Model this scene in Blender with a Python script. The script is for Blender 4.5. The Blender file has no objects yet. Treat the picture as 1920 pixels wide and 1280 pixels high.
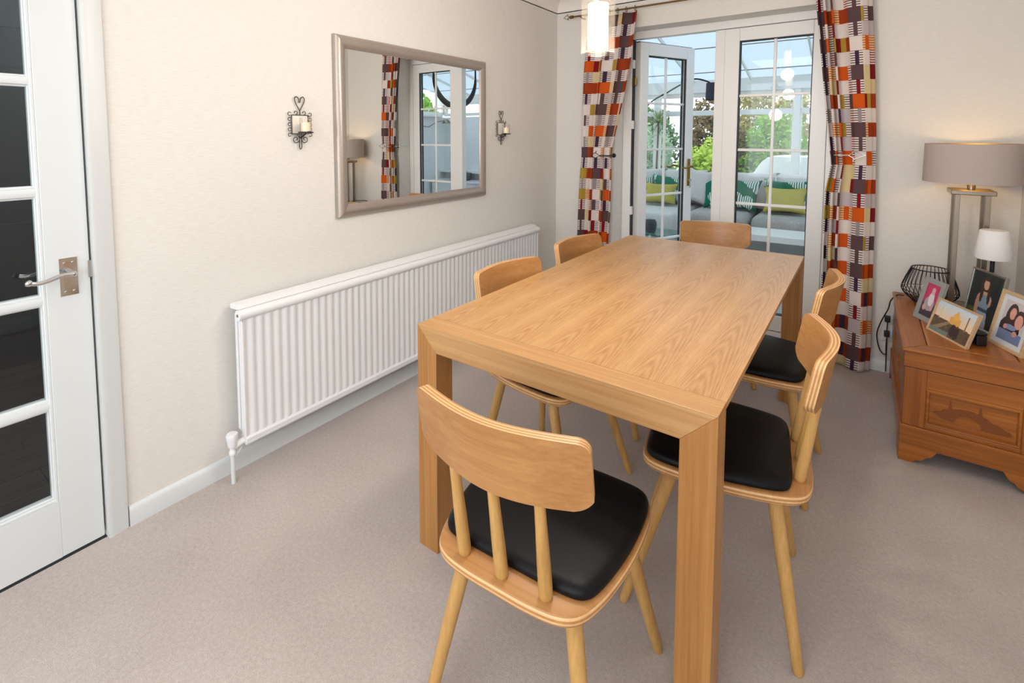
import bpy, bmesh, math, random
from math import sin, cos, pi, sqrt, radians, exp, tan
from mathutils import Vector, Matrix, Euler, noise
random.seed(7)
S = bpy.context.scene
COL = S.collection

# ------------------------------------------------------------------ camera
cam_d = bpy.data.cameras.new('camera')
cam = bpy.data.objects.new('camera', cam_d)
COL.objects.link(cam)
cam.location = (2.0274, -3.6030, 1.3605)
cam.rotation_euler = (1.501266, 0.000162, 0.629598)
cam_d.sensor_width = 36.0
cam_d.lens = 17.7233
cam_d.shift_x = 0.014554
cam_d.shift_y = -0.167114
cam_d.clip_start = 0.02
S.camera = cam

# ------------------------------------------------------------------ world, exposure, large lights
S.view_settings.view_transform = 'Standard'
S.view_settings.look = 'None'
S.view_settings.exposure = 0.06
S.view_settings.gamma = 1.0
S.view_settings.use_curve_mapping = False
W = bpy.data.worlds.new('overcast_sky')
S.world = W
W.use_nodes = True
bg = W.node_tree.nodes['Background']
bg.inputs['Color'].default_value = (0.93, 0.97, 1.0, 1)
bg.inputs['Strength'].default_value = 2.2


def area(name, loc, rot, sx, sy, power, color):
    d = bpy.data.lights.new(name, 'AREA')
    d.shape = 'RECTANGLE'
    d.size, d.size_y, d.energy, d.color = sx, sy, power, color
    o = bpy.data.objects.new(name, d)
    o.location, o.rotation_euler = loc, rot
    COL.objects.link(o)
    return o


# unseen fill lights added behind the camera: rear, right side and overhead
area('rear_fill_light', (1.4, -6.3, 1.45), (radians(90), 0, 0), 2.2, 1.7, 37, (0.84, 0.92, 1.0))
area('side_fill_light', (2.66, -4.95, 1.45), (radians(90), 0, radians(90)), 1.7, 1.3, 13, (0.84, 0.92, 1.0))
area('overhead_fill_light', (1.35, -4.3, 2.39), (0, 0, 0), 1.3, 0.9, 14, (0.94, 0.97, 1.0))


# ------------------------------------------------------------------ material helpers
def lin(r, g, b):
    f = lambda c: (c / 255 / 12.92) if c / 255 <= 0.04045 else ((c / 255 + 0.055) / 1.055) ** 2.4
    return (f(r), f(g), f(b), 1)


class NT:
    def __init__(s, name):
        s.m = bpy.data.materials.new(name)
        s.m.use_nodes = True
        s.t = s.m.node_tree
        s.b = s.t.nodes['Principled BSDF']
        s.out = s.t.nodes['Material Output']

    def n(s, kind, **kw):
        nd = s.t.nodes.new(kind)
        for k, v in kw.items():
            if k.startswith('i_'):
                nd.inputs[k[2:].replace('_', ' ')].default_value = v
            else:
                setattr(nd, k, v)
        return nd

    def l(s, a, b):
        s.t.links.new(a, b)

    def math(s, op, a, b=None, c=None):
        nd = s.n('ShaderNodeMath', operation=op)
        for i, v in enumerate((a, b, c)):
            if v is None:
                continue
            if isinstance(v, (int, float)):
                nd.inputs[i].default_value = v
            else:
                s.l(v, nd.inputs[i])
        return nd.outputs[0]

    def ramp(s, fac, stops):
        r = s.n('ShaderNodeValToRGB')
        e = r.color_ramp.elements
        while len(e) < len(stops):
            e.new(0.5)
        for el, (p, c) in zip(e, stops):
            el.position, el.color = p, c
        s.l(fac, r.inputs[0])
        return r.outputs[0]

    def coords(s, scale=(1, 1, 1), kind='Object'):
        tc = s.n('ShaderNodeTexCoord')
        mp = s.n('ShaderNodeMapping')
        mp.inputs['Scale'].default_value = scale
        s.l(tc.outputs[kind], mp.inputs[0])
        return mp.outputs[0]

    def noise(s, vec, scale, detail=3, rough=0.55):
        nd = s.n('ShaderNodeTexNoise')
        nd.inputs['Scale'].default_value = scale
        nd.inputs['Detail'].default_value = detail
        nd.inputs['Roughness'].default_value = rough
        if vec is not None:
            s.l(vec, nd.inputs['Vector'])
        return nd.outputs[0]

    def bump(s, h, strength, dist):
        b = s.n('ShaderNodeBump')
        b.inputs['Strength'].default_value = strength
        b.inputs['Distance'].default_value = dist
        s.l(h, b.inputs['Height'])
        s.l(b.outputs[0], s.b.inputs['Normal'])


def plain(name, rgb, rough=0.5, metal=0.0, spec=0.5, emit=None, estr=0.0, trans=0.0):
    a = NT(name)
    a.b.inputs['Base Color'].default_value = lin(*rgb)
    a.b.inputs['Roughness'].default_value = rough
    a.b.inputs['Metallic'].default_value = metal
    a.b.inputs['Specular IOR Level'].default_value = spec
    if emit:
        a.b.inputs['Emission Color'].default_value = lin(*emit)
        a.b.inputs['Emission Strength'].default_value = estr
    return a.m


def glass(name, tint=(1, 1, 1, 1), refl=1.0, rough=0.0):
    a = NT(name)
    tr = a.n('ShaderNodeBsdfTransparent')
    tr.inputs[0].default_value = tint
    gl = a.n('ShaderNodeBsdfGlossy')
    gl.inputs['Roughness'].default_value = rough
    fc = a.n('ShaderNodeLayerWeight')
    fc.inputs['Blend'].default_value = 0.5
    k = a.math('MULTIPLY', a.math('ADD', a.math('MULTIPLY', a.math('POWER', fc.outputs['Facing'], 5.0), 0.9), 0.024), refl)
    mx = a.n('ShaderNodeMixShader')
    a.l(k, mx.inputs[0]); a.l(tr.outputs[0], mx.inputs[1]); a.l(gl.outputs[0], mx.inputs[2])
    a.l(mx.outputs[0], a.out.inputs['Surface'])
    return a.m


def wood(name, c_lo, c_hi, axis='y', scale=1.0, rough=0.38, fig=1.0, dark=None):
    """straight to wavy grain running along the given object axis"""
    a = NT(name)
    st = {'x': (0.5, 20, 20), 'y': (20, 0.5, 20), 'z': (20, 20, 0.5)}[axis]
    v = a.coords(tuple(k * scale for k in st))
    w = a.noise(v, 1.3, 2, 0.5)
    fine = a.noise(a.coords(tuple(k * scale * 4 for k in st)), 2.0, 4, 0.65)
    ring = a.math('FRACT', a.math('MULTIPLY', w, 4 * fig))
    tri = a.math('ABSOLUTE', a.math('SUBTRACT', ring, 0.5))
    mixv = a.math('ADD', a.math('MULTIPLY', tri, 0.55), a.math('MULTIPLY', fine, 0.70))
    c = a.ramp(mixv, [(0.18, lin(*c_lo)), (0.78, lin(*c_hi))])
    a.l(c, a.b.inputs['Base Color'])
    a.b.inputs['Roughness'].default_value = rough
    a.bump(fine, 0.06, 0.002)
    return a.m


M = {}
# wall covering: pale cream embossed paper with fine horizontal ribs
a = NT('cream_wallpaper')
v = a.coords((18, 18, 150))
h = a.noise(v, 1.6, 3, 0.6)
big = a.noise(a.coords((1, 1, 1)), 1.2, 2)
a.l(a.ramp(h, [(0.3, lin(221, 217, 211)), (0.7, lin(229, 226, 221))]), a.b.inputs['Base Color'])
a.b.inputs['Roughness'].default_value = 0.75
a.bump(h, 0.22, 0.003)
M['paper'] = a.m
# carpet
a = NT('beige_carpet')
n1 = a.noise(a.coords((1, 1, 1)), 420, 2, 0.7)
n2 = a.noise(a.coords((1, 1, 1)), 90, 3, 0.6)
n3 = a.noise(a.coords((1, 1, 1)), 2.2, 2, 0.5)
mx = a.math('ADD', a.math('MULTIPLY', n1, 0.55), a.math('ADD', a.math('MULTIPLY', n2, 0.30), a.math('MULTIPLY', n3, 0.20)))
a.l(a.ramp(mx, [(0.34, lin(165, 154, 148)), (0.72, lin(212, 203, 198))]), a.b.inputs['Base Color'])
a.b.inputs['Roughness'].default_value = 0.95
a.b.inputs['Specular IOR Level'].default_value = 0.1
a.bump(n1, 0.5, 0.004)
M['carpet'] = a.m
M['white'] = plain('white_gloss_paint', (216, 220, 221), 0.35)
M['white_matt'] = plain('white_ceiling_paint', (240, 234, 228), 0.8)
M['upvc'] = plain('white_plastic_frame', (236, 235, 233), 0.3)
M['gasket'] = plain('dark_rubber_gasket', (42, 44, 46), 0.6)
M['radiator'] = plain('white_enamel', (232, 233, 234), 0.35)
M['mirror'] = plain('mirror_silver', (245, 247, 246), 0.0, 1.0)
M['glass'] = glass('clear_glass', (0.97, 0.99, 0.985, 1), 1.0)
M['hall_glass'] = glass('hall_door_glass', (0.93, 0.95, 0.95, 1), 1.0)
M['lamp_glass'] = glass('lamp_clear_glass', (0.99, 0.98, 0.96, 1), 0.9)
a = NT('milky_lamp_glass')
tr = a.n('ShaderNodeBsdfTransparent')
tl = a.n('ShaderNodeBsdfTranslucent')
tl.inputs[0].default_value = (1.0, 0.93, 0.82, 1)
gl = a.n('ShaderNodeBsdfGlossy'); gl.inputs['Roughness'].default_value = 0.02
m1 = a.n('ShaderNodeMixShader'); m1.inputs[0].default_value = 0.028
a.l(tr.outputs[0], m1.inputs[1]); a.l(tl.outputs[0], m1.inputs[2])
m2 = a.n('ShaderNodeMixShader'); m2.inputs[0].default_value = 0.05
a.l(m1.outputs[0], m2.inputs[1]); a.l(gl.outputs[0], m2.inputs[2]); a.l(m2.outputs[0], a.out.inputs['Surface'])
M['milky_glass'] = a.m
M['teal_glass'] = glass('tinted_table_glass', (0.62, 0.85, 0.84, 1), 1.0)
M['chrome'] = plain('polished_chrome', (205, 205, 205), 0.12, 1.0)
M['brass'] = plain('aged_brass', (150, 120, 60), 0.3, 1.0)
M['antique'] = plain('antique_brass', (128, 100, 62), 0.4, 0.9)
M['black_iron'] = plain('black_iron', (38, 34, 32), 0.5, 0.4)
M['dark_iron'] = plain('dark_bronze_wire', (72, 64, 58), 0.45, 0.6)
M['black'] = plain('black_plastic', (20, 20, 21), 0.45)
M['leather'] = plain('black_leatherette', (10, 11, 15), 0.45, 0.0, 0.2)
M['silver'] = plain('silver_metal', (190, 186, 180), 0.25, 1.0)
M['nickel'] = plain('brushed_nickel', (150, 140, 128), 0.28, 1.0)
a = NT('champagne_mirror_frame')
f = a.noise(a.coords((60, 60, 60)), 6, 3)
a.l(a.ramp(f, [(0.3, lin(158, 146, 136)), (0.7, lin(186, 175, 166))]), a.b.inputs['Base Color'])
a.b.inputs['Metallic'].default_value = 0.55
a.b.inputs['Roughness'].default_value = 0.36
M['champagne'] = a.m
M['wax'] = plain('cream_candle_wax', (240, 228, 205), 0.5)
M['ivory_plate'] = plain('ivory_backplate', (232, 228, 218), 0.35)
a = NT('frosted_lit_glass')
a.b.inputs['Base Color'].default_value = lin(255, 246, 230)
a.b.inputs['Emission Color'].default_value = (1.0, 0.90, 0.74, 1)
a.b.inputs['Emission Strength'].default_value = 4.5
M['lit'] = a.m
M['bulb'] = plain('warm_lit_bulb', (255, 230, 190), 0.5)
M['bulb'].node_tree.nodes['Principled BSDF'].inputs['Emission Color'].default_value = (1.0, 0.70, 0.34, 1)
M['bulb'].node_tree.nodes['Principled BSDF'].inputs['Emission Strength'].default_value = 24.0
# oak
M['oak_y'] = wood('oak_long_grain', (166, 118, 66), (198, 152, 98), 'y', 1.0, 0.34)
M['oak_x'] = wood('oak_cross_grain', (174, 126, 74), (204, 160, 108), 'x', 1.0, 0.34)
M['oak_z'] = wood('oak_upright_grain', (154, 102, 48), (186, 134, 76), 'z', 1.0, 0.36)
M['oak_back'] = wood('oak_chair_veneer', (160, 108, 58), (188, 138, 84), 'x', 0.9, 0.36, 0.8)
M['ash_z'] = wood('pale_turned_wood', (174, 128, 66), (206, 162, 98), 'z', 1.2, 0.36, 0.5)
M['ply_lt'] = wood('plywood_light_ply', (214, 166, 112), (232, 192, 142), 'x', 1.0, 0.4, 0.6)
M['ply_dk'] = wood('plywood_dark_ply', (172, 118, 66), (196, 142, 86), 'x', 1.0, 0.4, 0.6)
# table veneer: slip matched cathedral grain (object space of one leaf, y along the table)
a = NT('oak_cathedral_veneer')
tc = a.n('ShaderNodeTexCoord')
sx = a.n('ShaderNodeSeparateXYZ')
a.l(tc.outputs['Object'], sx.inputs[0])
X, Y = sx.outputs[0], sx.outputs[1]
wob = a.noise(a.coords((5, 0.7, 1)), 1.1, 2, 0.5)
x2 = a.math('MULTIPLY', a.math('POWER', a.math('ABSOLUTE', a.math('ADD', X, a.math('MULTIPLY', a.math('SUBTRACT', wob, 0.5), 0.05))), 2.0), 1900)
ph = a.math('ADD', a.math('ADD', a.math('MULTIPLY', Y, 9.0), x2), a.math('MULTIPLY', wob, 7.0))
ringf = a.math('FRACT', ph)
tri = a.math('ABSOLUTE', a.math('SUBTRACT', ringf, 0.5))
fine = a.noise(a.coords((70, 3.5, 1)), 2.2, 4, 0.7)
edge = a.math('MULTIPLY', a.math('POWER', a.math('MULTIPLY', a.math('ABSOLUTE', X), 15.0), 3.0), 0.16)
mv = a.math('ADD', edge, a.math('ADD', a.math('MULTIPLY', tri, 0.46), a.math('MULTIPLY', fine, 0.80)))
a.l(a.ramp(mv, [(0.25, lin(160, 112, 66)), (0.52, lin(186, 140, 88)), (0.90, lin(208, 166, 114))]), a.b.inputs['Base Color'])
a.b.inputs['Roughness'].default_value = 0.33
a.bump(fine, 0.05, 0.001)
M['veneer'] = a.m
# chest timber
M['chest_x'] = wood('chest_cross_grain', (128, 71, 25), (184, 112, 47), 'x', 0.9, 0.3, 0.7)
M['chest_y'] = wood('chest_long_grain', (132, 73, 26), (188, 116, 50), 'y', 0.9, 0.3, 0.7)
M['chest_z'] = wood('chest_upright_grain', (122, 66, 22), (176, 104, 42), 'z', 0.9, 0.3, 0.7)
M['chest_dark'] = plain('dark_carved_relief', (126, 68, 27), 0.35)
# curtain colours
CUR = {'white': (226, 214, 208), 'lilac': (194, 182, 184), 'plum': (92, 70, 72), 'orange': (206, 88, 26), 'rust': (156, 62, 28),
       'wine': (128, 26, 36), 'mustard': (174, 142, 58), 'cream': (216, 196, 150), 'navy': (66, 46, 66), 'grey': (150, 140, 140)}
CUR_M = []
CUR_I = {}
for k, c in CUR.items():
    a = NT('curtain_' + k)
    wv = a.noise(a.coords((260, 260, 260)), 3, 2)
    lo = tuple(int(q * 0.93) for q in c)
    a.l(a.ramp(wv, [(0.3, lin(*lo)), (0.7, lin(*c))]), a.b.inputs['Base Color'])
    a.b.inputs['Roughness'].default_value = 0.9
    a.b.inputs['Specular IOR Level'].default_value = 0.15
    CUR_I[k] = len(CUR_M)
    CUR_M.append(a.m)
for k, (c1, c2) in {'stripe_dark': ((226, 214, 208), (86, 66, 72)), 'stripe_orange': ((222, 196, 150), (190, 82, 30)),
                    'stripe_wine': ((226, 206, 196), (132, 40, 44))}.items():
    a = NT('curtain_' + k)
    sp = a.n('ShaderNodeSeparateXYZ')
    tc = a.n('ShaderNodeTexCoord')
    a.l(tc.outputs['UV'], sp.inputs[0])
    fr = a.math('FRACT', a.math('MULTIPLY', sp.outputs[1], 1 / 0.0134))
    a.l(a.ramp(a.math('GREATER_THAN', fr, 0.58), [(0.0, lin(*c1)), (1.0, lin(*c2))]), a.b.inputs['Base Color'])
    a.b.inputs['Roughness'].default_value = 0.9
    a.b.inputs['Specular IOR Level'].default_value = 0.15
    CUR_I[k] = len(CUR_M)
    CUR_M.append(a.m)


def fabric(name, c_lo, c_hi, scale=120, bump=0.3):
    a = NT(name)
    f = a.noise(a.coords((1, 1, 1)), scale, 3, 0.7)
    a.l(a.ramp(f, [(0.3, lin(*c_lo)), (0.7, lin(*c_hi))]), a.b.inputs['Base Color'])
    a.b.inputs['Roughness'].default_value = 0.95
    a.b.inputs['Specular IOR Level'].default_value = 0.1
    a.bump(f, bump, 0.004)
    return a.m


M['shade_taupe'] = fabric('taupe_lampshade_linen', (176, 164, 158), (190, 178, 172), 500, 0.1)
M['shade_gold'] = plain('gold_shade_lining', (190, 150, 50), 0.35, 0.9)
M['shade_white'] = plain('white_lampshade', (236, 234, 234), 0.7)
M['shade_dark'] = fabric('charcoal_lampshade', (58, 58, 66), (70, 70, 78), 400, 0.1)
M['sofa'] = fabric('grey_sofa_weave', (142, 139, 134), (198, 195, 190), 160, 0.5)
M['sofa_pale'] = fabric('pale_grey_sofa_weave', (190, 187, 182), (220, 217, 212), 160, 0.4)
M['lime'] = fabric('lime_cushion_cotton', (172, 160, 72), (194, 182, 94), 200, 0.2)
M['tarp'] = fabric('pale_grey_cover', (206, 208, 208), (224, 226, 226), 30, 0.2)
a = NT('green_palm_leaf_print')
vo = a.n('ShaderNodeTexVoronoi', feature='F1')
vo.inputs['Scale'].default_value = 1.0
a.l(a.coords((6.5, 0.01, 6.5)), vo.inputs['Vector'])
wv = a.n('ShaderNodeTexWave')
wv.inputs['Scale'].default_value = 14.0
wv.inputs['Distortion'].default_value = 3.0
wv.inputs['Detail Scale'].default_value = 0.6
a.l(a.coords((1, 0.01, 1.3)), wv.inputs['Vector'])
msk = a.math('MULTIPLY', a.math('GREATER_THAN', wv.outputs['Fac'], 0.42), a.math('LESS_THAN', vo.outputs['Distance'], 0.42))
a.l(a.ramp(msk, [(0.0, lin(16, 108, 84)), (1.0, lin(222, 232, 226))]), a.b.inputs['Base Color'])
a.b.inputs['Roughness'].default_value = 0.9
M['palm_print'] = a.m
M['tile'] = plain('pale_tile', (176, 178, 178), 0.25)
M['render_wall'] = plain('white_render', (236, 238, 238), 0.8)
M['grass'] = fabric('lawn_green', (62, 92, 40), (96, 124, 58), 40, 0.6)
M['soil'] = fabric('dark_soil', (60, 48, 38), (84, 68, 54), 60, 0.6)
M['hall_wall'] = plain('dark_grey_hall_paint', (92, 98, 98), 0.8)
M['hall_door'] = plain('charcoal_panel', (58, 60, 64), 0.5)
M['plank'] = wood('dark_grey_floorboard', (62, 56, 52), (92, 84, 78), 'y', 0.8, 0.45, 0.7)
a = NT('translucent_roof_sheet')
d = a.n('ShaderNodeBsdfDiffuse'); d.inputs[0].default_value = lin(226, 230, 234)
t_ = a.n('ShaderNodeBsdfTranslucent'); t_.inputs[0].default_value = lin(214, 224, 233)
mx = a.n('ShaderNodeMixShader'); mx.inputs[0].default_value = 0.78
a.l(d.outputs[0], mx.inputs[1]); a.l(t_.outputs[0], mx.inputs[2]); a.l(mx.outputs[0], a.out.inputs['Surface'])
M['roof'] = a.m


def leafmat(name, c1, c2):
    a = NT(name)
    f = a.noise(a.coords((1, 1, 1)), 9, 2, 0.6)
    c = a.ramp(f, [(0.3, lin(*c1)), (0.7, lin(*c2))])
    a.l(c, a.b.inputs['Base Color'])
    a.b.inputs['Roughness'].default_value = 0.6
    tr = a.n('ShaderNodeBsdfTranslucent')
    a.l(c, tr.inputs[0])
    mx = a.n('ShaderNodeMixShader'); mx.inputs[0].default_value = 0.35
    a.l(a.b.outputs[0], mx.inputs[1]); a.l(tr.outputs[0], mx.inputs[2]); a.l(mx.outputs[0], a.out.inputs['Surface'])
    return a.m


M['leaf_green'] = leafmat('bright_leaf', (92, 150, 40), (166, 204, 84))
M['leaf_dark'] = leafmat('dark_leaf', (64, 96, 62), (124, 158, 108))
M['leaf_lime'] = leafmat('lime_leaf', (150, 186, 60), (206, 226, 110))
M['leaf_brown'] = leafmat('bronze_leaf', (92, 76, 60), (172, 154, 116))
M['leaf_olive'] = leafmat('olive_leaf', (140, 134, 74), (206, 196, 132))
M['leaf_silver'] = leafmat('silvery_leaf', (140, 168, 140), (206, 222, 200))
M['leaf_palm'] = leafmat('palm_blade', (120, 144, 84), (200, 212, 150))
M['bark'] = fabric('grey_bark', (110, 98, 84), (150, 138, 120), 60, 0.6)


# ------------------------------------------------------------------ mesh helpers
class MB:
    def __init__(s):
        s.v, s.f, s.mi, s.uv = [], [], [], None

    def add(s, verts, faces, mi=0):
        o = len(s.v)
        s.v += [tuple(p) for p in verts]
        for f in faces:
            s.f.append(tuple(i + o for i in f))
            s.mi.append(mi)
        return s

    def box(s, x0, x1, y0, y1, z0, z1, mi=0, mat=None):
        vs = [(x, y, z) for x in (x0, x1) for y in (y0, y1) for z in (z0, z1)]
        if mat is not None:
            vs = [mat @ Vector(p) for p in vs]
        return s.add(vs, [(0, 1, 3, 2), (4, 6, 7, 5), (0, 4, 5, 1), (2, 3, 7, 6), (0, 2, 6, 4), (1, 5, 7, 3)], mi)

    def prism(s, poly, fn0, fn1, mi=0, side_mi=None):
        """poly: list of 2D points; fn0/fn1 map a point to 3D for both caps"""
        n = len(poly)
        vs = [fn0(p) for p in poly] + [fn1(p) for p in poly]
        s.add(vs, [tuple(range(n))[::-1], tuple(range(n, 2 * n))], mi)
        o = len(s.v) - 2 * n
        for i in range(n):
            j = (i + 1) % n
            s.f.append((o + i, o + j, o + n + j, o + n + i))
            s.mi.append(mi if side_mi is None else side_mi)
        return s

    def tube(s, path, r, n=8, closed=False, mi=0, cap=True):
        P = [Vector(p) for p in path]
        m = len(P)
        R = r if isinstance(r, (list, tuple)) else [r] * m
        T = []
        for i in range(m):
            if closed:
                d = P[(i + 1) % m] - P[i - 1]
            else:
                d = P[min(i + 1, m - 1)] - P[max(i - 1, 0)]
            T.append(d.normalized() if d.length > 1e-9 else Vector((0, 0, 1)))
        up = Vector((0, 0, 1)) if abs(T[0].z) < 0.9 else Vector((1, 0, 0))
        u = T[0].cross(up).normalized()
        vs = []
        for i in range(m):
            u = (u - T[i] * u.dot(T[i]))
            u = u.normalized() if u.length > 1e-6 else T[i].orthogonal().normalized()
            w = T[i].cross(u)
            for k in range(n):
                a = 2 * pi * k / n
                vs.append(P[i] + (u * cos(a) + w * sin(a)) * R[i])
        fs = []
        for i in range(m if closed else m - 1):
            j = (i + 1) % m
            for k in range(n):
                k2 = (k + 1) % n
                fs.append((i * n + k, i * n + k2, j * n + k2, j * n + k))
        if cap and not closed:
            fs.append(tuple(range(n))[::-1])
            fs.append(tuple(range((m - 1) * n, m * n)))
        return s.add(vs, fs, mi)

    def lathe(s, prof, n=32, c=(0, 0, 0), mi=0, cap=False):
        """prof: (radius, z) pairs bottom to top"""
        vs = [(c[0] + r * cos(2 * pi * k / n), c[1] + r * sin(2 * pi * k / n), c[2] + z) for r, z in prof for k in range(n)]
        fs = []
        for i in range(len(prof) - 1):
            for k in range(n):
                k2 = (k + 1) % n
                fs.append((i * n + k, i * n + k2, (i + 1) * n + k2, (i + 1) * n + k))
        if cap:
            fs.append(tuple(range(n))[::-1])
            m = len(prof) - 1
            fs.append(tuple(range(m * n, (m + 1) * n)))
        return s.add(vs, fs, mi)

    def rings(s, rings, mis=None, cap=(True, True)):
        n = len(rings[0])
        o = len(s.v)
        for r in rings:
            s.v += [tuple(p) for p in r]
        for i in range(len(rings) - 1):
            for k in range(n):
                k2 = (k + 1) % n
                s.f.append((o + i * n + k, o + i * n + k2, o + (i + 1) * n + k2, o + (i + 1) * n + k))
                s.mi.append(mis[i] if mis else 0)
        if cap[0]:
            s.f.append(tuple(o + k for k in range(n))[::-1]); s.mi.append(mis[0] if mis else 0)
        if cap[1]:
            m = len(rings) - 1
            s.f.append(tuple(o + m * n + k for k in range(n))); s.mi.append(mis[-1] if mis else 0)
        return s

    def build(s, name, mat, parent=None, smooth=None, bevel=0.0, seg=2, fix=True):
        me = bpy.data.meshes.new(name)
        me.from_pydata(s.v, [], s.f)
        mats = mat if isinstance(mat, (list, tuple)) else [mat]
        for m_ in mats:
            me.materials.append(m_)
        if len(mats) > 1:
            me.polygons.foreach_set('material_index', s.mi)
        if fix:
            b = bmesh.new(); b.from_mesh(me)
            bmesh.ops.recalc_face_normals(b, faces=b.faces)
            b.to_mesh(me); b.free()
        if smooth is not None:
            me.polygons.foreach_set('use_smooth', [True] * len(me.polygons))
            me.set_sharp_from_angle(angle=radians(smooth))
        me.update()
        o = bpy.data.objects.new(name, me)
        COL.objects.link(o)
        if parent is not None:
            o.parent = parent
        if bevel > 0:
            bv = o.modifiers.new('edge_round', 'BEVEL')
            bv.width, bv.segments, bv.limit_method, bv.angle_limit = bevel, seg, 'ANGLE', radians(40)
        return o


def empty(name, loc=(0, 0, 0), rz=0.0):
    o = bpy.data.objects.new(name, None)
    COL.objects.link(o)
    o.location = loc
    o.rotation_euler = (0, 0, rz)
    o.empty_display_size = 0.1
    return o


def tag(o, label, cat, group=None):
    o['label'], o['category'] = label, cat
    if group:
        o['group'] = group
    return o


def struct(o):
    o['kind'] = 'structure'
    return o


def copy_tree(o, parent=None):
    c = o.copy()
    COL.objects.link(c)
    c.parent = parent
    for ch in o.children:
        copy_tree(ch, c)
    return c


def box(name, x0, x1, y0, y1, z0, z1, mat, parent=None, bevel=0.0):
    return MB().box(x0, x1, y0, y1, z0, z1).build(name, mat, parent, bevel=bevel)


def spline(pts, k=8, closed=False):
    P = [Vector(p) for p in pts]
    n = len(P)
    out = []
    for i in range(n if closed else n - 1):
        p0 = P[i - 1] if (closed or i > 0) else P[0]
        p1, p2 = P[i], P[(i + 1) % n]
        p3 = P[(i + 2) % n] if (closed or i + 2 < n) else P[n - 1]
        for j in range(k):
            t = j / k
            out.append(0.5 * ((2 * p1) + (p2 - p0) * t + (2 * p0 - 5 * p1 + 4 * p2 - p3) * t * t + (3 * p1 - p0 - 3 * p2 + p3) * t ** 3))
    if not closed:
        out.append(P[-1])
    return out


# ================================================================== THE ROOM
RX, RZ, YB = 2.678, 2.42, -6.4
DY0, DY1, DZ = -3.842, -3.070, 1.992          # hall doorway in the left wall
OX0, OX1, OZ = 0.502, 1.880, 2.140            # garden doorway in the far wall
REV = 0.155
struct(box('floor', 0, RX, YB, REV, -0.10, 0, M['carpet']))
struct(box('ceiling', -0.12, RX + 0.1, YB, 0.30, RZ, RZ + 0.1, M['white_matt']))
w = MB()
w.box(-0.12, 0, YB, DY0, 0, RZ).box(-0.12, 0, DY1, 0.0, 0, RZ).box(-0.12, 0, DY0, DY1, DZ, RZ)
struct(w.build('wall_left', M['paper']))
w = MB()
w.box(-0.12, OX0, 0, 0.30, -0.1, RZ).box(OX1, RX + 0.1, 0, 0.30, -0.1, RZ).box(OX0, OX1, 0, 0.30, OZ, RZ)
struct(w.build('wall_back', M['paper']))
struct(box('wall_right', RX, RX + 0.1, YB, 0, 0, RZ, M['paper']))
w = MB()
w.box(-0.12, 0.2, YB - 0.1, YB, 0, RZ).box(2.6, RX + 0.1, YB - 0.1, YB, 0, RZ).box(0.2, 2.6, YB - 0.1, YB, 0, 0.5).box(0.2, 2.6, YB - 0.1, YB, 2.3, RZ)
struct(w.build('wall_front', M['paper']))
# coved cornice along the left and far walls
cv = [(0.0, 2.323)] + [(0.09 - 0.09 * cos(t), 2.33 + 0.09 * sin(t)) for t in [i * pi / 2 / 8 for i in range(9)]] + [(0.0, RZ)]
struct(MB().prism(cv, lambda p: (p[0], YB, p[1]), lambda p: (p[0], 0, p[1])).build('trim_1', M['white_matt'], smooth=40))
struct(MB().prism(cv, lambda p: (0, -p[0], p[1]), lambda p: (RX, -p[0], p[1])).build('trim_2', M['white_matt'], smooth=40))


def skirting(name, p0, p1, nrm):
    prof = [(0, 0), (0.016, 0), (0.016, 0.052), (0.013, 0.060), (0.009, 0.066), (0.004, 0.070), (0, 0.070)]
    f = lambda b: (lambda p: (b[0] + nrm[0] * p[0], b[1] + nrm[1] * p[0], p[1]))
    return struct(MB().prism(prof, f(p0), f(p1)).build(name, M['white'], smooth=40))


skirting('baseboard_left', (0, -3.008), (0, 0), (1, 0))
skirting('baseboard_back', (0, 0), (OX0, 0), (0, -1))
skirting('baseboard_back_right', (OX1, 0), (RX, 0), (0, -1))
skirting('baseboard_right', (RX, YB), (RX, 0), (-1, 0))

# ---------------------------------------------------------------- hall doorway: lining, architrave, glazed door
t3 = empty('trim_3')
struct(t3)
prof = [(0, 0), (0.018, 0.0), (0.019, 0.012), (0.016, 0.020), (0.014, 0.045), (0.010, 0.058), (0, 0.062)]
MB().prism(prof, lambda p: (p[0], DY1 + p[1] + 0.0, 0), lambda p: (p[0], DY1 + p[1], DZ + p[1])).build('side_architrave', M['white'], t3, smooth=30)
MB().prism(prof, lambda p: (p[0], DY0 - p[1], 0), lambda p: (p[0], DY0 - p[1], DZ + p[1])).build('side_architrave', M['white'], t3, smooth=30)
MB().prism(prof, lambda p: (p[0], DY0 - p[1], DZ + p[1]), lambda p: (p[0], DY1 + p[1], DZ + p[1])).build('head_architrave', M['white'], t3, smooth=30)
MB().box(-0.12, -0.045, DY1 - 0.022, DY1, 0, DZ).box(-0.12, -0.045, DY0, DY0 + 0.022, 0, DZ).box(-0.12, -0.045, DY0, DY1, DZ - 0.022, DZ).build('door_stop', M['white'], t3)
box('strike_plate', -0.004, 0.003, DY1 - 0.012, DY1 + 0.0012, 0.90, 0.955, M['chrome'], t3)

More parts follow.
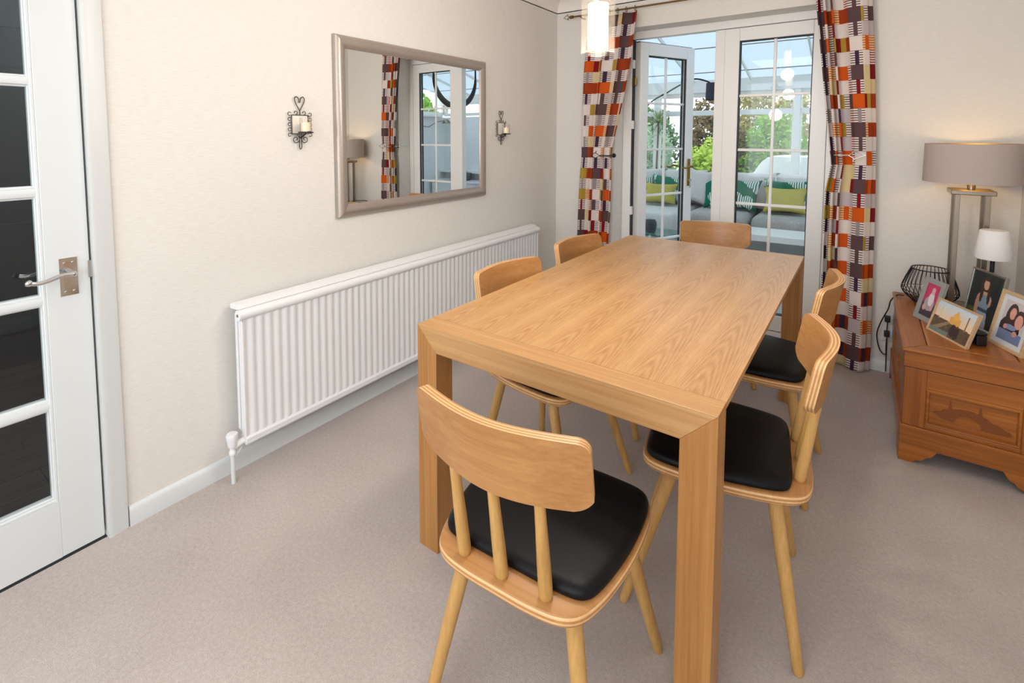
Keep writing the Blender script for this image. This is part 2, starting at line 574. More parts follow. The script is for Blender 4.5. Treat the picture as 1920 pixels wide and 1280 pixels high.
d1 = empty('door_1', (-0.021, 0, 0))
struct(d1)
LY0, LY1, LZ0, LZ1 = DY0 + 0.005, -3.0765, 0.009, 1.985
colw = (LY1 - 0.1115 - (LY0 + 0.1115))
gy = [LY0 + 0.1115, LY0 + 0.1115 + colw / 3, LY0 + 0.1115 + 2 * colw / 3, LY1 - 0.1115]
gz = [(0.196, 0.491), (0.532, 0.828), (0.866, 1.166), (1.206, 1.506), (1.542, 1.850)]
X0, X1 = -0.021, 0.019
MB().box(X0, X1, gy[3], LY1, LZ0, LZ1).build('stile', M['white'], d1, bevel=0.002)
MB().box(X0, X1, LY0, gy[0], LZ0, LZ1).build('stile', M['white'], d1, bevel=0.002)
MB().box(X0, X1, gy[0], gy[3], LZ0, gz[0][0]).build('bottom_rail', M['white'], d1)
MB().box(X0, X1, gy[0], gy[3], gz[4][1], LZ1).build('top_rail', M['white'], d1)


def moulded_bar(p0, p1, half, axis):
    """glazing bar with a stepped ovolo face; runs in y or z"""
    pr_ = [(-half, -0.016), (half, -0.016), (half, 0.004), (half * 0.72, 0.007), (half * 0.62, 0.015), (half * 0.25, 0.0175), (-half * 0.25, 0.0175),
           (-half * 0.62, 0.015), (-half * 0.72, 0.007), (-half, 0.004)]
    if axis == 'y':
        pr_ = [(q[0], q[1] - (0.0011 if q[1] > 0 else 0)) for q in pr_]
        return MB().prism(pr_, lambda q: (q[1], p0[0], p0[1] + q[0]), lambda q: (q[1], p1[0], p1[1] + q[0]))
    return MB().prism(pr_, lambda q: (q[1], p0[0] + q[0], p0[1]), lambda q: (q[1], p1[0] + q[0], p1[1]))


for i in range(4):
    zc = (gz[i][1] + gz[i + 1][0]) / 2
    moulded_bar((gy[0] - 0.02, zc), (gy[3] + 0.02, zc), (gz[i + 1][0] - gz[i][1]) / 2, 'y').build('glazing_bar', M['white'], d1, smooth=30)
for yv in gy[1:3]:
    moulded_bar((yv, gz[0][0]), (yv, gz[4][1]), 0.014, 'z').build('glazing_bar', M['white'], d1, smooth=30)
for a_, b_ in ((gy[3], -1), (gy[0], 1)):        # beads at the stile edges
    moulded_bar((a_ + b_ * 0.004, gz[0][0]), (a_ + b_ * 0.004, gz[4][1]), 0.009, 'z').build('glazing_bead', M['white'], d1, smooth=30)
for zz in (gz[0][0] + 0.004, gz[4][1] - 0.004):
    moulded_bar((gy[0], zz), (gy[3], zz), 0.009, 'y').build('glazing_bead', M['white'], d1, smooth=30)
for j in range(3):
    for z0, z1 in gz:
        box('pane', -0.006, -0.002, gy[j], gy[j + 1], z0 - 0.003, z1 + 0.003, M['hall_glass'], d1)
# lever handle on a rectangular stepped plate
hp = MB()
hy0, hy1, hz0, hz1 = -3.154, -3.109, 0.853, 0.973
hp.box(X1, X1 + 0.003, hy0, hy1, hz0, hz1).box(X1 + 0.003, X1 + 0.006, hy0 + 0.005, hy1 - 0.005, hz0 + 0.005, hz1 - 0.005).box(X1 + 0.006, X1 + 0.008, hy0 + 0.008, hy1 - 0.008, hz0 + 0.008, hz1 - 0.008)
plate = hp.build('handle_plate', M['chrome'], d1)
for sy_ in (hy0 + 0.012, hy1 - 0.012):
    for sz_ in (hz0 + 0.014, hz1 - 0.014):
        MB().lathe([(0.0, 0.0), (0.004, 0.0), (0.003, 0.002), (0.0, 0.0026)], 10).build('screw', M['chrome'], plate, smooth=40).matrix_local = Matrix.Translation((X1 + 0.008, sy_, sz_)) @ Matrix.Rotation(pi / 2, 4, 'Y')
lv = spline([(X1 + 0.006, -3.128, 0.925), (X1 + 0.040, -3.128, 0.926), (X1 + 0.047, -3.134, 0.928), (X1 + 0.048, -3.160, 0.929), (X1 + 0.047, -3.190, 0.920),
             (X1 + 0.047, -3.215, 0.917), (X1 + 0.048, -3.232, 0.921)], 6)
rr = [0.010] * 7 + [0.0085] * 6 + [0.0065 + 0.0 * i for i in range(len(lv) - 13)]
lever = MB().tube(lv, rr, 12)
lever.lathe([(0.0, -0.010), (0.006, -0.008), (0.0095, -0.003), (0.0095, 0.003), (0.006, 0.008), (0.0, 0.010)], 12, (X1 + 0.048, -3.236, 0.923))
lever.build('lever_handle', M['chrome'], d1, smooth=50)
lv2 = [(-0.022 - (p.x - X1), p.y, p.z) for p in lv]
MB().tube(lv2, rr, 10).build('lever_handle', M['chrome'], d1, smooth=50)
for zz in (0.25, 1.0, 1.75):
    MB().tube([(X1 + 0.004, LY0 - 0.003, zz - 0.04), (X1 + 0.004, LY0 - 0.003, zz + 0.04)], 0.006, 8).build('hinge', M['chrome'], d1, smooth=40)

# the dark hall beyond the door
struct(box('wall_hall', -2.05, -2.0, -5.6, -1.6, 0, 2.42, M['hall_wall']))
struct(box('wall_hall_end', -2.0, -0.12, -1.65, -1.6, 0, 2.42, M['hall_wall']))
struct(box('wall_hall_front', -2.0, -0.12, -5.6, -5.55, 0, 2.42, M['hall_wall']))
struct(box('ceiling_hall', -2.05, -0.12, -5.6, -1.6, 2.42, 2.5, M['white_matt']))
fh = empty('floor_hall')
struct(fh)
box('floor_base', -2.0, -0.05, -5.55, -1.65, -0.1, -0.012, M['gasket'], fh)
pm = None
for i in range(13):
    x = -0.06 - 0.148 * (i + 1)
    y = -5.55
    k = 0
    while y < -1.66:
        L = min(1.22 if (k or i % 2) else 0.7, -1.65 - y)
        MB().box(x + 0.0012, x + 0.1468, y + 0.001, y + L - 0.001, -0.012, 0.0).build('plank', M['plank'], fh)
        y += L
        k += 1
d4 = empty('door_4', (-2.0, 0, 0))
struct(d4)
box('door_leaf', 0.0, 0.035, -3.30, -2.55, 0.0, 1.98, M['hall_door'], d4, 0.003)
for z0, z1 in ((0.2, 0.85), (1.0, 1.75)):
    box('panel', 0.035, 0.042, -3.18, -2.67, z0, z1, M['hall_door'], d4, 0.004)

d = bpy.data.lights.new('hall_fill_light', 'POINT')  # added point light brightening the hall behind the panes, no lamp seen there
d.energy, d.color, d.shadow_soft_size = 22.0, (0.80, 0.91, 1.0), 0.08
o = bpy.data.objects.new('hall_fill_light', d)
o.location = (-1.0, -2.3, 2.25)
COL.objects.link(o)

# ---------------------------------------------------------------- garden doors in the far wall
FY0, FY1 = REV, 0.225
wf = empty('window_1')
struct(wf)
box('frame_post', OX0, 0.566, FY0, FY1, -0.02, OZ, M['upvc'], wf, 0.003)
box('frame_post', 1.832, OX1, FY0, FY1, -0.02, OZ, M['upvc'], wf, 0.003)
box('frame_head', 0.566, 1.832, FY0, FY1, 2.086, OZ, M['upvc'], wf, 0.003)
box('threshold', 0.566, 1.832, FY0, FY1 + 0.03, -0.02, 0.045, M['upvc'], wf, 0.003)
MB().box(0.566, 0.572, FY0 + 0.012, FY1 - 0.005, 0.045, 2.086).build('gasket', M['gasket'], wf)
for zz in (0.30, 0.775, 1.44, 1.90):
    box('hinge', 0.556, 0.584, FY0 - 0.006, FY0 + 0.024, zz - 0.032, zz + 0.032, M['upvc'], wf, 0.003)


def glazed_leaf(name, wd, z0, z1, sl, sr, gz0, gz1, loc, rz, rows, outer_gasket=True):
    """leaf in local coords: x 0..wd from the hinge, inside face at y=-0.03, thickness 0.06"""
    r = empty(name, loc, rz)
    struct(r)
    box('stile', 0, sl, -0.032, 0.032, z0, z1, M['upvc'], r, 0.004)
    box('stile', wd - sr, wd, -0.032, 0.032, z0, z1, M['upvc'], r, 0.004)
    box('bottom_rail', sl, wd - sr, -0.032, 0.032, z0, gz0, M['upvc'], r, 0.003)
    box('top_rail', sl, wd - sr, -0.032, 0.032, gz1, z1, M['upvc'], r, 0.003)
    g = MB()
    for s_ in (-1, 1):
        ya, yb = (-0.024, -0.006) if s_ < 0 else (0.006, 0.024)
        g.box(sl - 0.001, sl + 0.005, ya, yb, gz0, gz1).box(wd - sr - 0.005, wd - sr + 0.001, ya, yb, gz0, gz1)
        g.box(sl, wd - sr, ya, yb, gz0 - 0.001, gz0 + 0.005).box(sl, wd - sr, ya, yb, gz1 - 0.005, gz1 + 0.001)
    g.build('gasket', M['gasket'], r)
    box('pane', sl, wd - sr, -0.005, 0.0, gz0, gz1, M['glass'], r)
    xm = (sl + wd - sr) / 2
    box('glazing_bar', xm - 0.009, xm + 0.009, -0.012, 0.004, gz0, gz1, M['upvc'], r, 0.003)
    for i in range(1, rows):
        z = gz0 + (gz1 - gz0) * i / rows
        box('glazing_bar', sl, wd - sr, -0.0125, 0.0045, z - 0.009, z + 0.009, M['upvc'], r, 0.003)
    return r


# right leaf, closed, with the overlapping astragal on its free side
d2 = glazed_leaf('door_2', 0.607, 0.05, 2.082, 0.093, 0.088, 0.155, 1.996, (1.223, 0.190, 0), 0, 5)
box('astragal', -0.060, 0.002, -0.035, 0.030, 0.05, 2.082, M['upvc'], d2, 0.004)
# left leaf, open towards the conservatory
d3 = glazed_leaf('door_3', 0.612, 0.05, 2.070, 0.088, 0.088, 0.155, 1.975, (0.590, 0.205, 0), radians(66), 5)
MB().box(-0.004, 0.60, -0.014, 0.014, 2.070, 2.078).build('top_gasket', M['gasket'], d3)
for s_ in (-1, 1):
    y0 = -0.032 if s_ < 0 else 0.032
    hb = MB().box(0.552, 0.584, min(y0, y0 + s_ * 0.008), max(y0, y0 + s_ * 0.008), 0.94, 1.165)
    hpl = hb.build('handle_plate', M['brass'], d3, bevel=0.003)
    lp = spline([(0.566, y0 + s_ * 0.006, 1.10), (0.566, y0 + s_ * 0.045, 1.10), (0.556, y0 + s_ * 0.052, 1.102), (0.52, y0 + s_ * 0.053, 1.108), (0.48, y0 + s_ * 0.050, 1.094), (0.445, y0 + s_ * 0.050, 1.098)], 5)
    MB().tube(lp, 0.008, 10).build('lever_handle', M['brass'], d3, smooth=50)
kb = MB()
kb.tube([(0.568 + 0.012 * cos(t), -0.052, 0.985 + 0.012 * sin(t)) for t in [i * 2 * pi / 14 for i in range(14)]], 0.0016, 6, True)
kb.box(0.560, 0.566, -0.055, -0.0525, 0.925, 0.975).box(0.570, 0.578, -0.0515, -0.049, 0.930, 0.976).box(0.563, 0.573, -0.060, -0.04, 0.983, 0.997)
tag(kb.build('key_bunch', M['chrome'], None, bevel=0.0), 'small bunch of chrome keys hanging from the brass handle of the open glass door', 'keys')
kob = bpy.data.objects['key_bunch']
kob.location, kob.rotation_euler = d3.location, d3.rotation_euler
bl = MB().box(0.578, 0.603, FY0 - 0.012, FY0 + 0.01, 1.74, 1.80)
bl.build('hinge_cover', M['brass'], wf, bevel=0.003)

# ================================================================== CONSERVATORY
CY, CX0, CX1 = 3.30, -1.75, 4.20
cf = empty('floor_conservatory')
struct(cf)
box('floor_base', CX0, CX1, 0.30, CY, -0.16, -0.052, M['render_wall'], cf)
for i in range(10):
    for j in range(5):
        x, y = CX0 + i * 0.6, 0.30 + j * 0.6
        MB().box(x + 0.002, min(x + 0.598, CX1), y + 0.002, min(y + 0.598, CY), -0.052, -0.045).build('tile', M['tile'], cf)
struct(box('wall_garden', CX0, CX1, CY, CY + 0.15, -0.16, 0.70, M['render_wall']))
struct(box('wall_conservatory_left', CX0 - 0.1, CX0, 0.30, CY + 0.1, -0.16, 0.70, M['render_wall']))
w = MB().box(CX1, CX1 + 0.15, 0.30, CY + 0.1, -0.16, 1.68)
struct(w.build('wall_conservatory_right', M['render_wall']))
struct(box('wall_garden_right', 2.2, CX1, CY - 0.02, CY + 0.001, -0.05, 1.68, M['render_wall']))
struct(box('trim_4', CX0, CX1, CY - 0.16, CY + 0.02, 0.70, 0.745, M['upvc'], bevel=0.004))
struct(box('trim_5', CX1 - 0.09, CX1 + 0.02, 0.30, CY - 0.16, 1.68, 1.72, M['upvc'], bevel=0.004))
struct(box('wall_house', -2.0, 4.6, 0.27, 0.302, OZ, 3.2, M['render_wall']))
struct(box('wall_house_right', OX1, 4.6, 0.27, 0.302, -0.16, OZ, M['render_wall']))
struct(box('wall_house_left', -2.0, OX0, 0.27, 0.302, -0.16, OZ, M['render_wall']))


def window_unit(name, p0, p1, z0, z1, ztr, nrm_t=0.06):
    """one framed light between two points: posts, sill rail, transom, head, two panes"""
    r = empty(name, (p0[0], p0[1], 0), math.atan2(p1[1] - p0[1], p1[0] - p0[0]))
    struct(r)
    L = math.hypot(p1[0] - p0[0], p1[1] - p0[1])
    h = nrm_t / 2
    box('frame_post', 0, 0.045, -h, h, z0, z1, M['upvc'], r, 0.003)
    box('frame_post', L - 0.045, L, -h, h, z0, z1, M['upvc'], r, 0.003)
    box('bottom_rail', 0.045, L - 0.045, -h, h, z0, z0 + 0.05, M['upvc'], r, 0.003)
    box('head_rail', 0.045, L - 0.045, -h, h, z1 - 0.05, z1, M['upvc'], r, 0.003)
    box('pane', 0.045, L - 0.045, -0.004, 0.004, z0 + 0.05, z1 - 0.05, M['glass'], r)
    if ztr:
        box('transom', 0.045, L - 0.045, -h - 0.004, h + 0.004, ztr - 0.032, ztr + 0.032, M['upvc'], r, 0.003)
    return r


wn = 2
xs = [-1.75, -0.28, 1.37, 2.2]
for i in range(3):
    window_unit('window_%d' % wn, (xs[i], CY), (xs[i + 1], CY), 0.745, 1.90, 1.645)
    wn += 1
for i in range(2):
    window_unit('window_%d' % wn, (2.2 + i, CY), (3.2 + i, CY), 1.70, 1.90 + 0.16, None)
    wn += 1
for i in range(2):
    window_unit('window_%d' % wn, (CX0, 0.32 + i * 1.49), (CX0, 0.32 + (i + 1) * 1.49), 0.70, 1.90, 1.645)
    wn += 1
for i in range(2):
    window_unit('window_%d' % wn, (CX1 + 0.04, 0.32 + i * 1.49), (CX1 + 0.04, 0.32 + (i + 1) * 1.49), 1.72, 2.2, None)
    wn += 1
struct(box('trim_6', CX0 - 0.1, CX1 + 0.15, CY - 0.09, CY + 0.10, 1.90, 2.06, M['upvc'], bevel=0.004))
struct(MB().box(1.345, 1.405, CY - 0.075, CY - 0.03, 0.745, 1.90).build('trim_7', M['upvc'], bevel=0.006))
rf = empty('ceiling_conservatory')
struct(rf)
ry0, rz0, ry1, rz1 = CY - 0.05, 2.03, 0.28, 2.78
for i in range(9):
    x0 = CX0 - 0.05 + i * 0.67
    MB().add([(x0, ry0, rz0 + 0.02), (x0 + 0.66, ry0, rz0 + 0.02), (x0 + 0.66, ry1, rz1 + 0.02), (x0, ry1, rz1 + 0.02),
              (x0, ry0, rz0 + 0.036), (x0 + 0.66, ry0, rz0 + 0.036), (x0 + 0.66, ry1, rz1 + 0.036), (x0, ry1, rz1 + 0.036)],
             [(0, 1, 2, 3), (7, 6, 5, 4), (0, 4, 5, 1), (1, 5, 6, 2), (2, 6, 7, 3), (3, 7, 4, 0)]).build('roof_panel', M['roof'], rf)
    q = MB()
    q.prism([(x0 - 0.012, 0), (x0 + 0.006, 0), (x0 + 0.006, 0.045), (x0 - 0.012, 0.045)], lambda p: (p[0], ry0, rz0 - 0.012 + p[1]), lambda p: (p[0], ry1, rz1 - 0.012 + p[1]))
    q.build('rafter', M['upvc'], rf)
for t_ in (0.12, 0.36, 0.60, 0.84):
    y, z = ry0 + (ry1 - ry0) * t_, rz0 + (rz1 - rz0) * t_
    MB().tube([(CX0, y, z - 0.004), (CX1, y, z - 0.004)], 0.006, 6).build('blind_rail', M['nickel'], rf, smooth=50)

# ---------------------------------------------------------------- sofa
sofa = tag(empty('corner_sofa', (0, 0, -0.045)), 'pale grey woven sofa under the conservatory windows beyond the glass doors', 'sofa')


def pillow_mesh(w_, h_, t_, n=12, pinch=0.35):
    """cushion in the local xz plane (y is thickness), pinched corners"""
    m = MB()
    vs = []
    for side in (-1, 1):
        for j in range(n + 1):
            for i in range(n + 1):
                u, v_ = 2 * i / n - 1, 2 * j / n - 1
                b = max(0.0, (1 - u ** 4) * (1 - v_ ** 4)) ** 0.5
                kx = 1 - 0.07 * pinch * 2 * (1 - abs(u) ** 2) * abs(v_) ** 2
                x = u * w_ / 2 * (1 - 0.10 * (1 - v_ * v_) * abs(u) ** 3 * pinch * 2)
                z = v_ * h_ / 2 * (1 - 0.12 * (1 - u * u) * abs(v_) ** 3 * pinch * 2)
                wr = 0.006 * sin(5 * u + 3 * v_) * b
                vs.append((x, side * (t_ / 2 * b) + wr, z))
    N = (n + 1) ** 2
    fs = []
    for j in range(n):
        for i in range(n):
            a_ = j * (n + 1) + i
            fs.append((a_, a_ + 1, a_ + n + 2, a_ + n + 1))
            fs.append((N + a_, N + a_ + n + 1, N + a_ + n + 2, N + a_ + 1))
    m.add(vs, fs)
    rim = [i for i in range(n + 1)] + [j * (n + 1) + n for j in range(1, n + 1)] + [n * (n + 1) + i for i in range(n - 1, -1, -1)] + [j * (n + 1) for j in range(n - 1, 0, -1)]
    for k in range(len(rim)):
        a_, b_ = rim[k], rim[(k + 1) % len(rim)]
        m.f.append((a_, N + a_, N + b_, b_)); m.mi.append(0)
    return m


def soft_block(x0, x1, y0, y1, z0, z1, r=0.05, n=5):
    """rounded seat cushion"""
    m = MB()
    pts = []
    def rr(inset, z):
        out = []
        for cx_, cy_, a0 in ((x1 - r, y1 - r, 0), (x0 + r, y1 - r, pi / 2), (x0 + r, y0 + r, pi), (x1 - r, y0 + r, 3 * pi / 2)):
            for k in range(n + 1):
                a_ = a0 + pi / 2 * k / n
                out.append((cx_ + (r - inset) * cos(a_), cy_ + (r - inset) * sin(a_), z))
        return out
    h = z1 - z0
    ring = [rr(r * 0.6, z0), rr(r * 0.2, z0 + h * 0.08), rr(0, z0 + h * 0.3), rr(0, z0 + h * 0.62), rr(r * 0.15, z0 + h * 0.84), rr(r * 0.5, z0 + h * 0.96), rr(r * 0.95, z1)]
    return m.rings(ring)


box('sofa_base', -0.75, 0.42, 1.80, 3.05, 0.06, 0.30, M['sofa'], sofa, 0.015)
box('sofa_base', 0.42, 2.35, 2.25, 3.05, 0.06, 0.30, M['sofa'], sofa, 0.015)
box('sofa_back', -0.75, 2.35, 3.00, 3.12, 0.06, 0.74, M['sofa'], sofa, 0.03)
soft_block(-0.74, 0.41, 1.80, 2.95, 0.30, 0.555, 0.06).build('seat_cushion', M['sofa_pale'], sofa, smooth=60)
soft_block(0.43, 1.06, 2.22, 2.95, 0.30, 0.555, 0.07).build('seat_cushion', M['sofa'], sofa, smooth=60)
soft_block(1.08, 1.72, 2.22, 2.95, 0.30, 0.555, 0.07).build('seat_cushion', M['sofa'], sofa, smooth=60)
soft_block(1.74, 2.34, 2.22, 2.95, 0.30, 0.555, 0.07).build('seat_cushion', M['sofa'], sofa, smooth=60)
for cx_, w_, rz in ((-0.36, 0.66, 0.0), (0.22, 0.52, 0.05), (0.93, 0.60, -0.05), (1.55, 0.66, 0.03)):
    o = pillow_mesh(w_, 0.44, 0.20).build('back_cushion', M['sofa_pale'], sofa, smooth=60)
    o.location, o.rotation_euler = (cx_, 2.87, 0.765), (radians(-14), 0, rz)


def cushion(loc, w_, h_, t_, rot, mat, label, group='scatter cushions on the sofa'):
    o = pillow_mesh(w_, h_, t_, 14, 0.8).build('scatter_cushion', mat, None, smooth=60)
    o.location, o.rotation_euler = loc, rot
    return tag(o, label, 'cushion', group)


cushion((-0.28, 2.66, 0.685), 0.36, 0.36, 0.12, (radians(-18), 0, 0.2), M['palm_print'], 'green leaf-print cushion seen through the open door, leftmost on the sofa')
cushion((0.04, 2.50, 0.655), 0.40, 0.27, 0.13, (radians(-20), 0, 0.05), M['lime'], 'lime yellow cushion seen through the glass of the open door')
cushion((0.10, 2.70, 0.70), 0.48, 0.36, 0.10, (radians(-16), 0, 0.0), M['palm_print'], 'green leaf-print cushion mostly hidden behind the left lime cushion')
cushion((0.42, 2.70, 0.745), 0.38, 0.46, 0.16, (radians(-14), radians(8), -0.15), M['sofa_pale'], 'grey square cushion leaning in the gap between the two glass doors')
cushion((0.66, 2.66, 0.69), 0.34, 0.36, 0.12, (radians(-16), radians(-6), 0.15), M['palm_print'], 'green leaf-print cushion half hidden by the post between the doors')
cushion((0.93, 2.62, 0.69), 0.36, 0.38, 0.13, (radians(-18), radians(4), -0.1), M['palm_print'], 'green leaf-print cushion seen through the closed door beside a bare sofa back')
cushion((1.36, 2.72, 0.70), 0.46, 0.36, 0.11, (radians(-15), 0, 0.05), M['palm_print'], 'green leaf-print cushion just showing above the right lime cushion')
cushion((1.36, 2.54, 0.665), 0.42, 0.30, 0.14, (radians(-20), 0, 0.05), M['lime'], 'lime yellow cushion seen through the closed right-hand glass door')

# low white coffee table in front of the sofa
ct = tag(empty('coffee_table', (1.62, 1.85, -0.045)), 'low white coffee table in front of the grey sofa beyond the closed door', 'table')
box('tabletop', -0.72, 0.72, -0.22, 0.22, 0.41, 0.47, M['upvc'], ct, 0.004)
box('shelf', -0.68, 0.68, -0.19, 0.19, 0.16, 0.19, M['upvc'], ct, 0.004)
for sx_ in (-1, 1):
    for sy_ in (-1, 1):
        box('leg', sx_ * 0.69 - 0.025, sx_ * 0.69 + 0.025, sy_ * 0.19 - 0.025, sy_ * 0.19 + 0.025, 0, 0.41, M['upvc'], ct, 0.003)
gt = tag(empty('glass_table', (0.47, 1.42, -0.045)), 'small glass-topped side table beyond the open door', 'table')
box('tabletop', -0.26, 0.26, -0.20, 0.20, 0.425, 0.435, M['teal_glass'], gt, 0.002)
box('shelf', -0.24, 0.24, -0.18, 0.18, 0.15, 0.158, M['teal_glass'], gt, 0.002)
for sx_ in (-1, 1):
    for sy_ in (-1, 1):
        MB().tube([(sx_ * 0.235, sy_ * 0.175, 0), (sx_ * 0.235, sy_ * 0.175, 0.425)], 0.014, 10).build('leg', M['upvc'], gt, smooth=50)
pt = tag(empty('woven_pot', (0.33, 1.22, 0.39)), 'small dark woven pot standing on the glass side table', 'pot')
m = MB().lathe([(0.0, 0.0), (0.040, 0.0), (0.050, 0.03), (0.056, 0.07), (0.054, 0.10), (0.046, 0.12), (0.050, 0.128), (0.044, 0.126), (0.040, 0.10), (0.0, 0.09)], 20)
m.build('body', M['hall_wall'], pt, smooth=50)
bd = MB()
for k in range(7):
    z = 0.012 + k * 0.016
    rad = 0.043 + 0.016 * sin(pi * min(1, z / 0.13) * 0.8)
    bd.tube([(rad * cos(t), rad * sin(t), z + 0.003 * sin(10 * t)) for t in [i * 2 * pi / 24 for i in range(24)]], 0.005, 5, True)
o = bd.build('woven_bands', M['hall_door'], pt, smooth=50)
o['kind'] = 'stuff'
pt.location = (0.33, 1.33, 0.39)

# arc floor lamp
fl = tag(empty('arc_floor_lamp', (-0.55, 2.45, -0.045)), 'arching floor lamp with a charcoal drum shade above the sofa', 'lamp')
MB().lathe([(0, 0), (0.15, 0), (0.15, 0.02), (0.14, 0.03), (0, 0.03)], 28).build('base', M['black_iron'], fl, smooth=40)
ap = spline([(0.0, 0, 0.03), (0.0, 0, 0.9), (0.12, -0.03, 1.35), (0.46, -0.12, 1.75), (0.74, -0.20, 1.90), (0.92, -0.235, 1.985), (1.04, -0.25, 2.02), (1.16, -0.25, 1.99), (1.22, -0.25, 1.95)], 8)
MB().tube(ap, 0.009, 8).build('arm', M['black_iron'], fl, smooth=60)
MB().lathe([(0.088, 0), (0.083, 0.18), (0.081, 0.18), (0.086, 0.0)], 32, (1.245, -0.25, 1.785)).build('lamp_shade', M['shade_dark'], fl, smooth=40)
MB().tube([(1.225, -0.25, 1.95), (1.245, -0.25, 1.945), (1.245, -0.25, 1.90)], 0.005, 6).build('lamp_holder', M['black_iron'], fl, smooth=60)

# palm in a pot on the sill side
pp = tag(empty('potted_palm', (-0.30, 3.02, 0.745)), 'spiky potted palm in the conservatory seen through the open door', 'plant')
pp.location = (-0.255, CY - 0.085, 0.745)
MB().lathe([(0, 0), (0.05, 0), (0.068, 0.10), (0.072, 0.12), (0.060, 0.12), (0.056, 0.105), (0, 0.105)], 20).build('pot', M['hall_wall'], pp, smooth=40)
MB().tube([(0, 0, 0.10), (0.01, -0.01, 0.35), (0.02, -0.02, 0.60), (0.02, -0.02, 0.79)], [0.014, 0.012, 0.011, 0.010], 8).build('stem', M['bark'], pp, smooth=60)


def blades(c, n, L, seed, mat, parent, wid=0.02):
    rnd = random.Random(seed)
    for k in range(n):
        az, el = rnd.uniform(0, 2 * pi), rnd.uniform(-0.25, 1.35)
        l = L * rnd.uniform(0.75, 1.1)
        d = Vector((cos(az) * cos(el), sin(az) * cos(el), sin(el)))
        sd = Vector((-sin(az), cos(az), 0))
        vs, fs = [], []
        for i in range(6):
            t = i / 5
            p = Vector(c) + d * l * t + Vector((0, 0, -0.35 * l * t * t))
            if parent is pp and p.y > 0.055:
                p.y = 0.055
            wv = wid * (0.4 + 1.4 * t * (1 - t) * 2) * (1 - t ** 3) / 1.4
            vs += [p - sd * wv, p + Vector((0, 0, 0.003)), p + sd * wv]
        for i in range(5):
            for q in range(2):
                fs.append((i * 3 + q, i * 3 + q + 1, i * 3 + q + 4, i * 3 + q + 3))
        MB().add(vs, fs).build('leaf_blade', mat, parent, fix=False)


blades((0.02, -0.02, 0.78), 46, 0.33, 3, M['leaf_palm'], pp, 0.016)
blades((0.02, -0.02, 0.62), 18, 0.30, 5, M['leaf_silver'], pp, 0.012)

sd_ = tag(empty('sill_dish', (1.46, CY - 0.09, 0.745)), 'small dark dish on the window ledge at the foot of the window post', 'dish')
MB().lathe([(0, 0), (0.05, 0), (0.075, 0.020), (0.090, 0.034), (0.084, 0.034), (0.05, 0.012), (0, 0.010)], 24).build('bowl', M['black_iron'], sd_, smooth=50)
sd_.scale = (0.75, 0.75, 1.0)

# hanging hoop seat frame seen only in the wall mirror: dark bentwood hoop
hh = tag(empty('hanging_crescent', (2.40, 1.50, 2.12)), 'dark bentwood crescent hanging on straps in the conservatory, seen in the wall mirror', 'ornament')
cp = [(0.0, -0.42 * cos(t), -0.38 * sin(t)) for t in [pi * i / 24 for i in range(25)]]
MB().tube(cp, [0.016 + 0.026 * sin(pi * i / 24) for i in range(25)], 8).build('crescent', M['black_iron'], hh, smooth=60)
for y_ in (-0.42, 0.42):
    zt_ = 2.03 + 0.75 * (3.25 - 1.5 - y_) / 2.97 - 2.12
    MB().tube([(0, y_, 0), (0, y_, zt_)], 0.012, 8).build('strap', M['black_iron'], hh, smooth=60)

# low cabinet and planter along the right-hand side (mirror view)
cb = tag(empty('low_cabinet', (3.40, 3.06, -0.045)), 'low white cabinet against the end wall of the conservatory, seen in the mirror', 'cabinet')
box('body', -0.74, 0.74, -0.19, 0.19, 0.03, 0.60, M['upvc'], cb, 0.004)
box('top', -0.76, 0.76, -0.21, 0.20, 0.60, 0.63, M['upvc'], cb, 0.004)
for i in range(3):
    box('door', -0.72 + i * 0.485, -0.72 + i * 0.485 + 0.47, -0.204, -0.19, 0.06, 0.57, M['upvc'], cb, 0.003)
pl = tag(empty('planter_box', (3.62, 3.05, 0.585)), 'grey planter box on the low white cabinet, seen in the wall mirror', 'planter')
MB().rings([[(-0.14, -0.08, 0), (0.14, -0.08, 0), (0.14, 0.08, 0), (-0.14, 0.08, 0)], [(-0.16, -0.10, 0.13), (0.16, -0.10, 0.13), (0.16, 0.10, 0.13), (-0.16, 0.10, 0.13)]]).build('trough', M['hall_wall'], pl, bevel=0.004)
blades((0, 0, 0.12), 16, 0.10, 9, M['leaf_dark'], pl, 0.03)
ws = tag(empty('swing_arm_wall_lamp', (CX1, 2.65, 1.52)), 'swing-arm wall lamp on the conservatory side wall, seen in the mirror', 'lamp')
MB().lathe([(0, 0), (0.05, 0), (0.05, 0.02), (0.02, 0.03), (0, 0.03)], 20).build('wall_plate', M['nickel'], ws, smooth=40).rotation_euler = (0, -pi / 2, 0)
MB().tube([(-0.03, 0, 0), (-0.12, 0.08, -0.02), (-0.16, 0.26, 0.07), (-0.16, 0.44, 0.10)], 0.009, 8).build('arm', M['nickel'], ws, smooth=60)
MB().lathe([(0.085, 0), (0.03, 0.07), (0.02, 0.075), (0.018, 0.07)], 24, (-0.16, 0.50, 0.05)).build('lamp_shade', M['nickel'], ws, smooth=40)

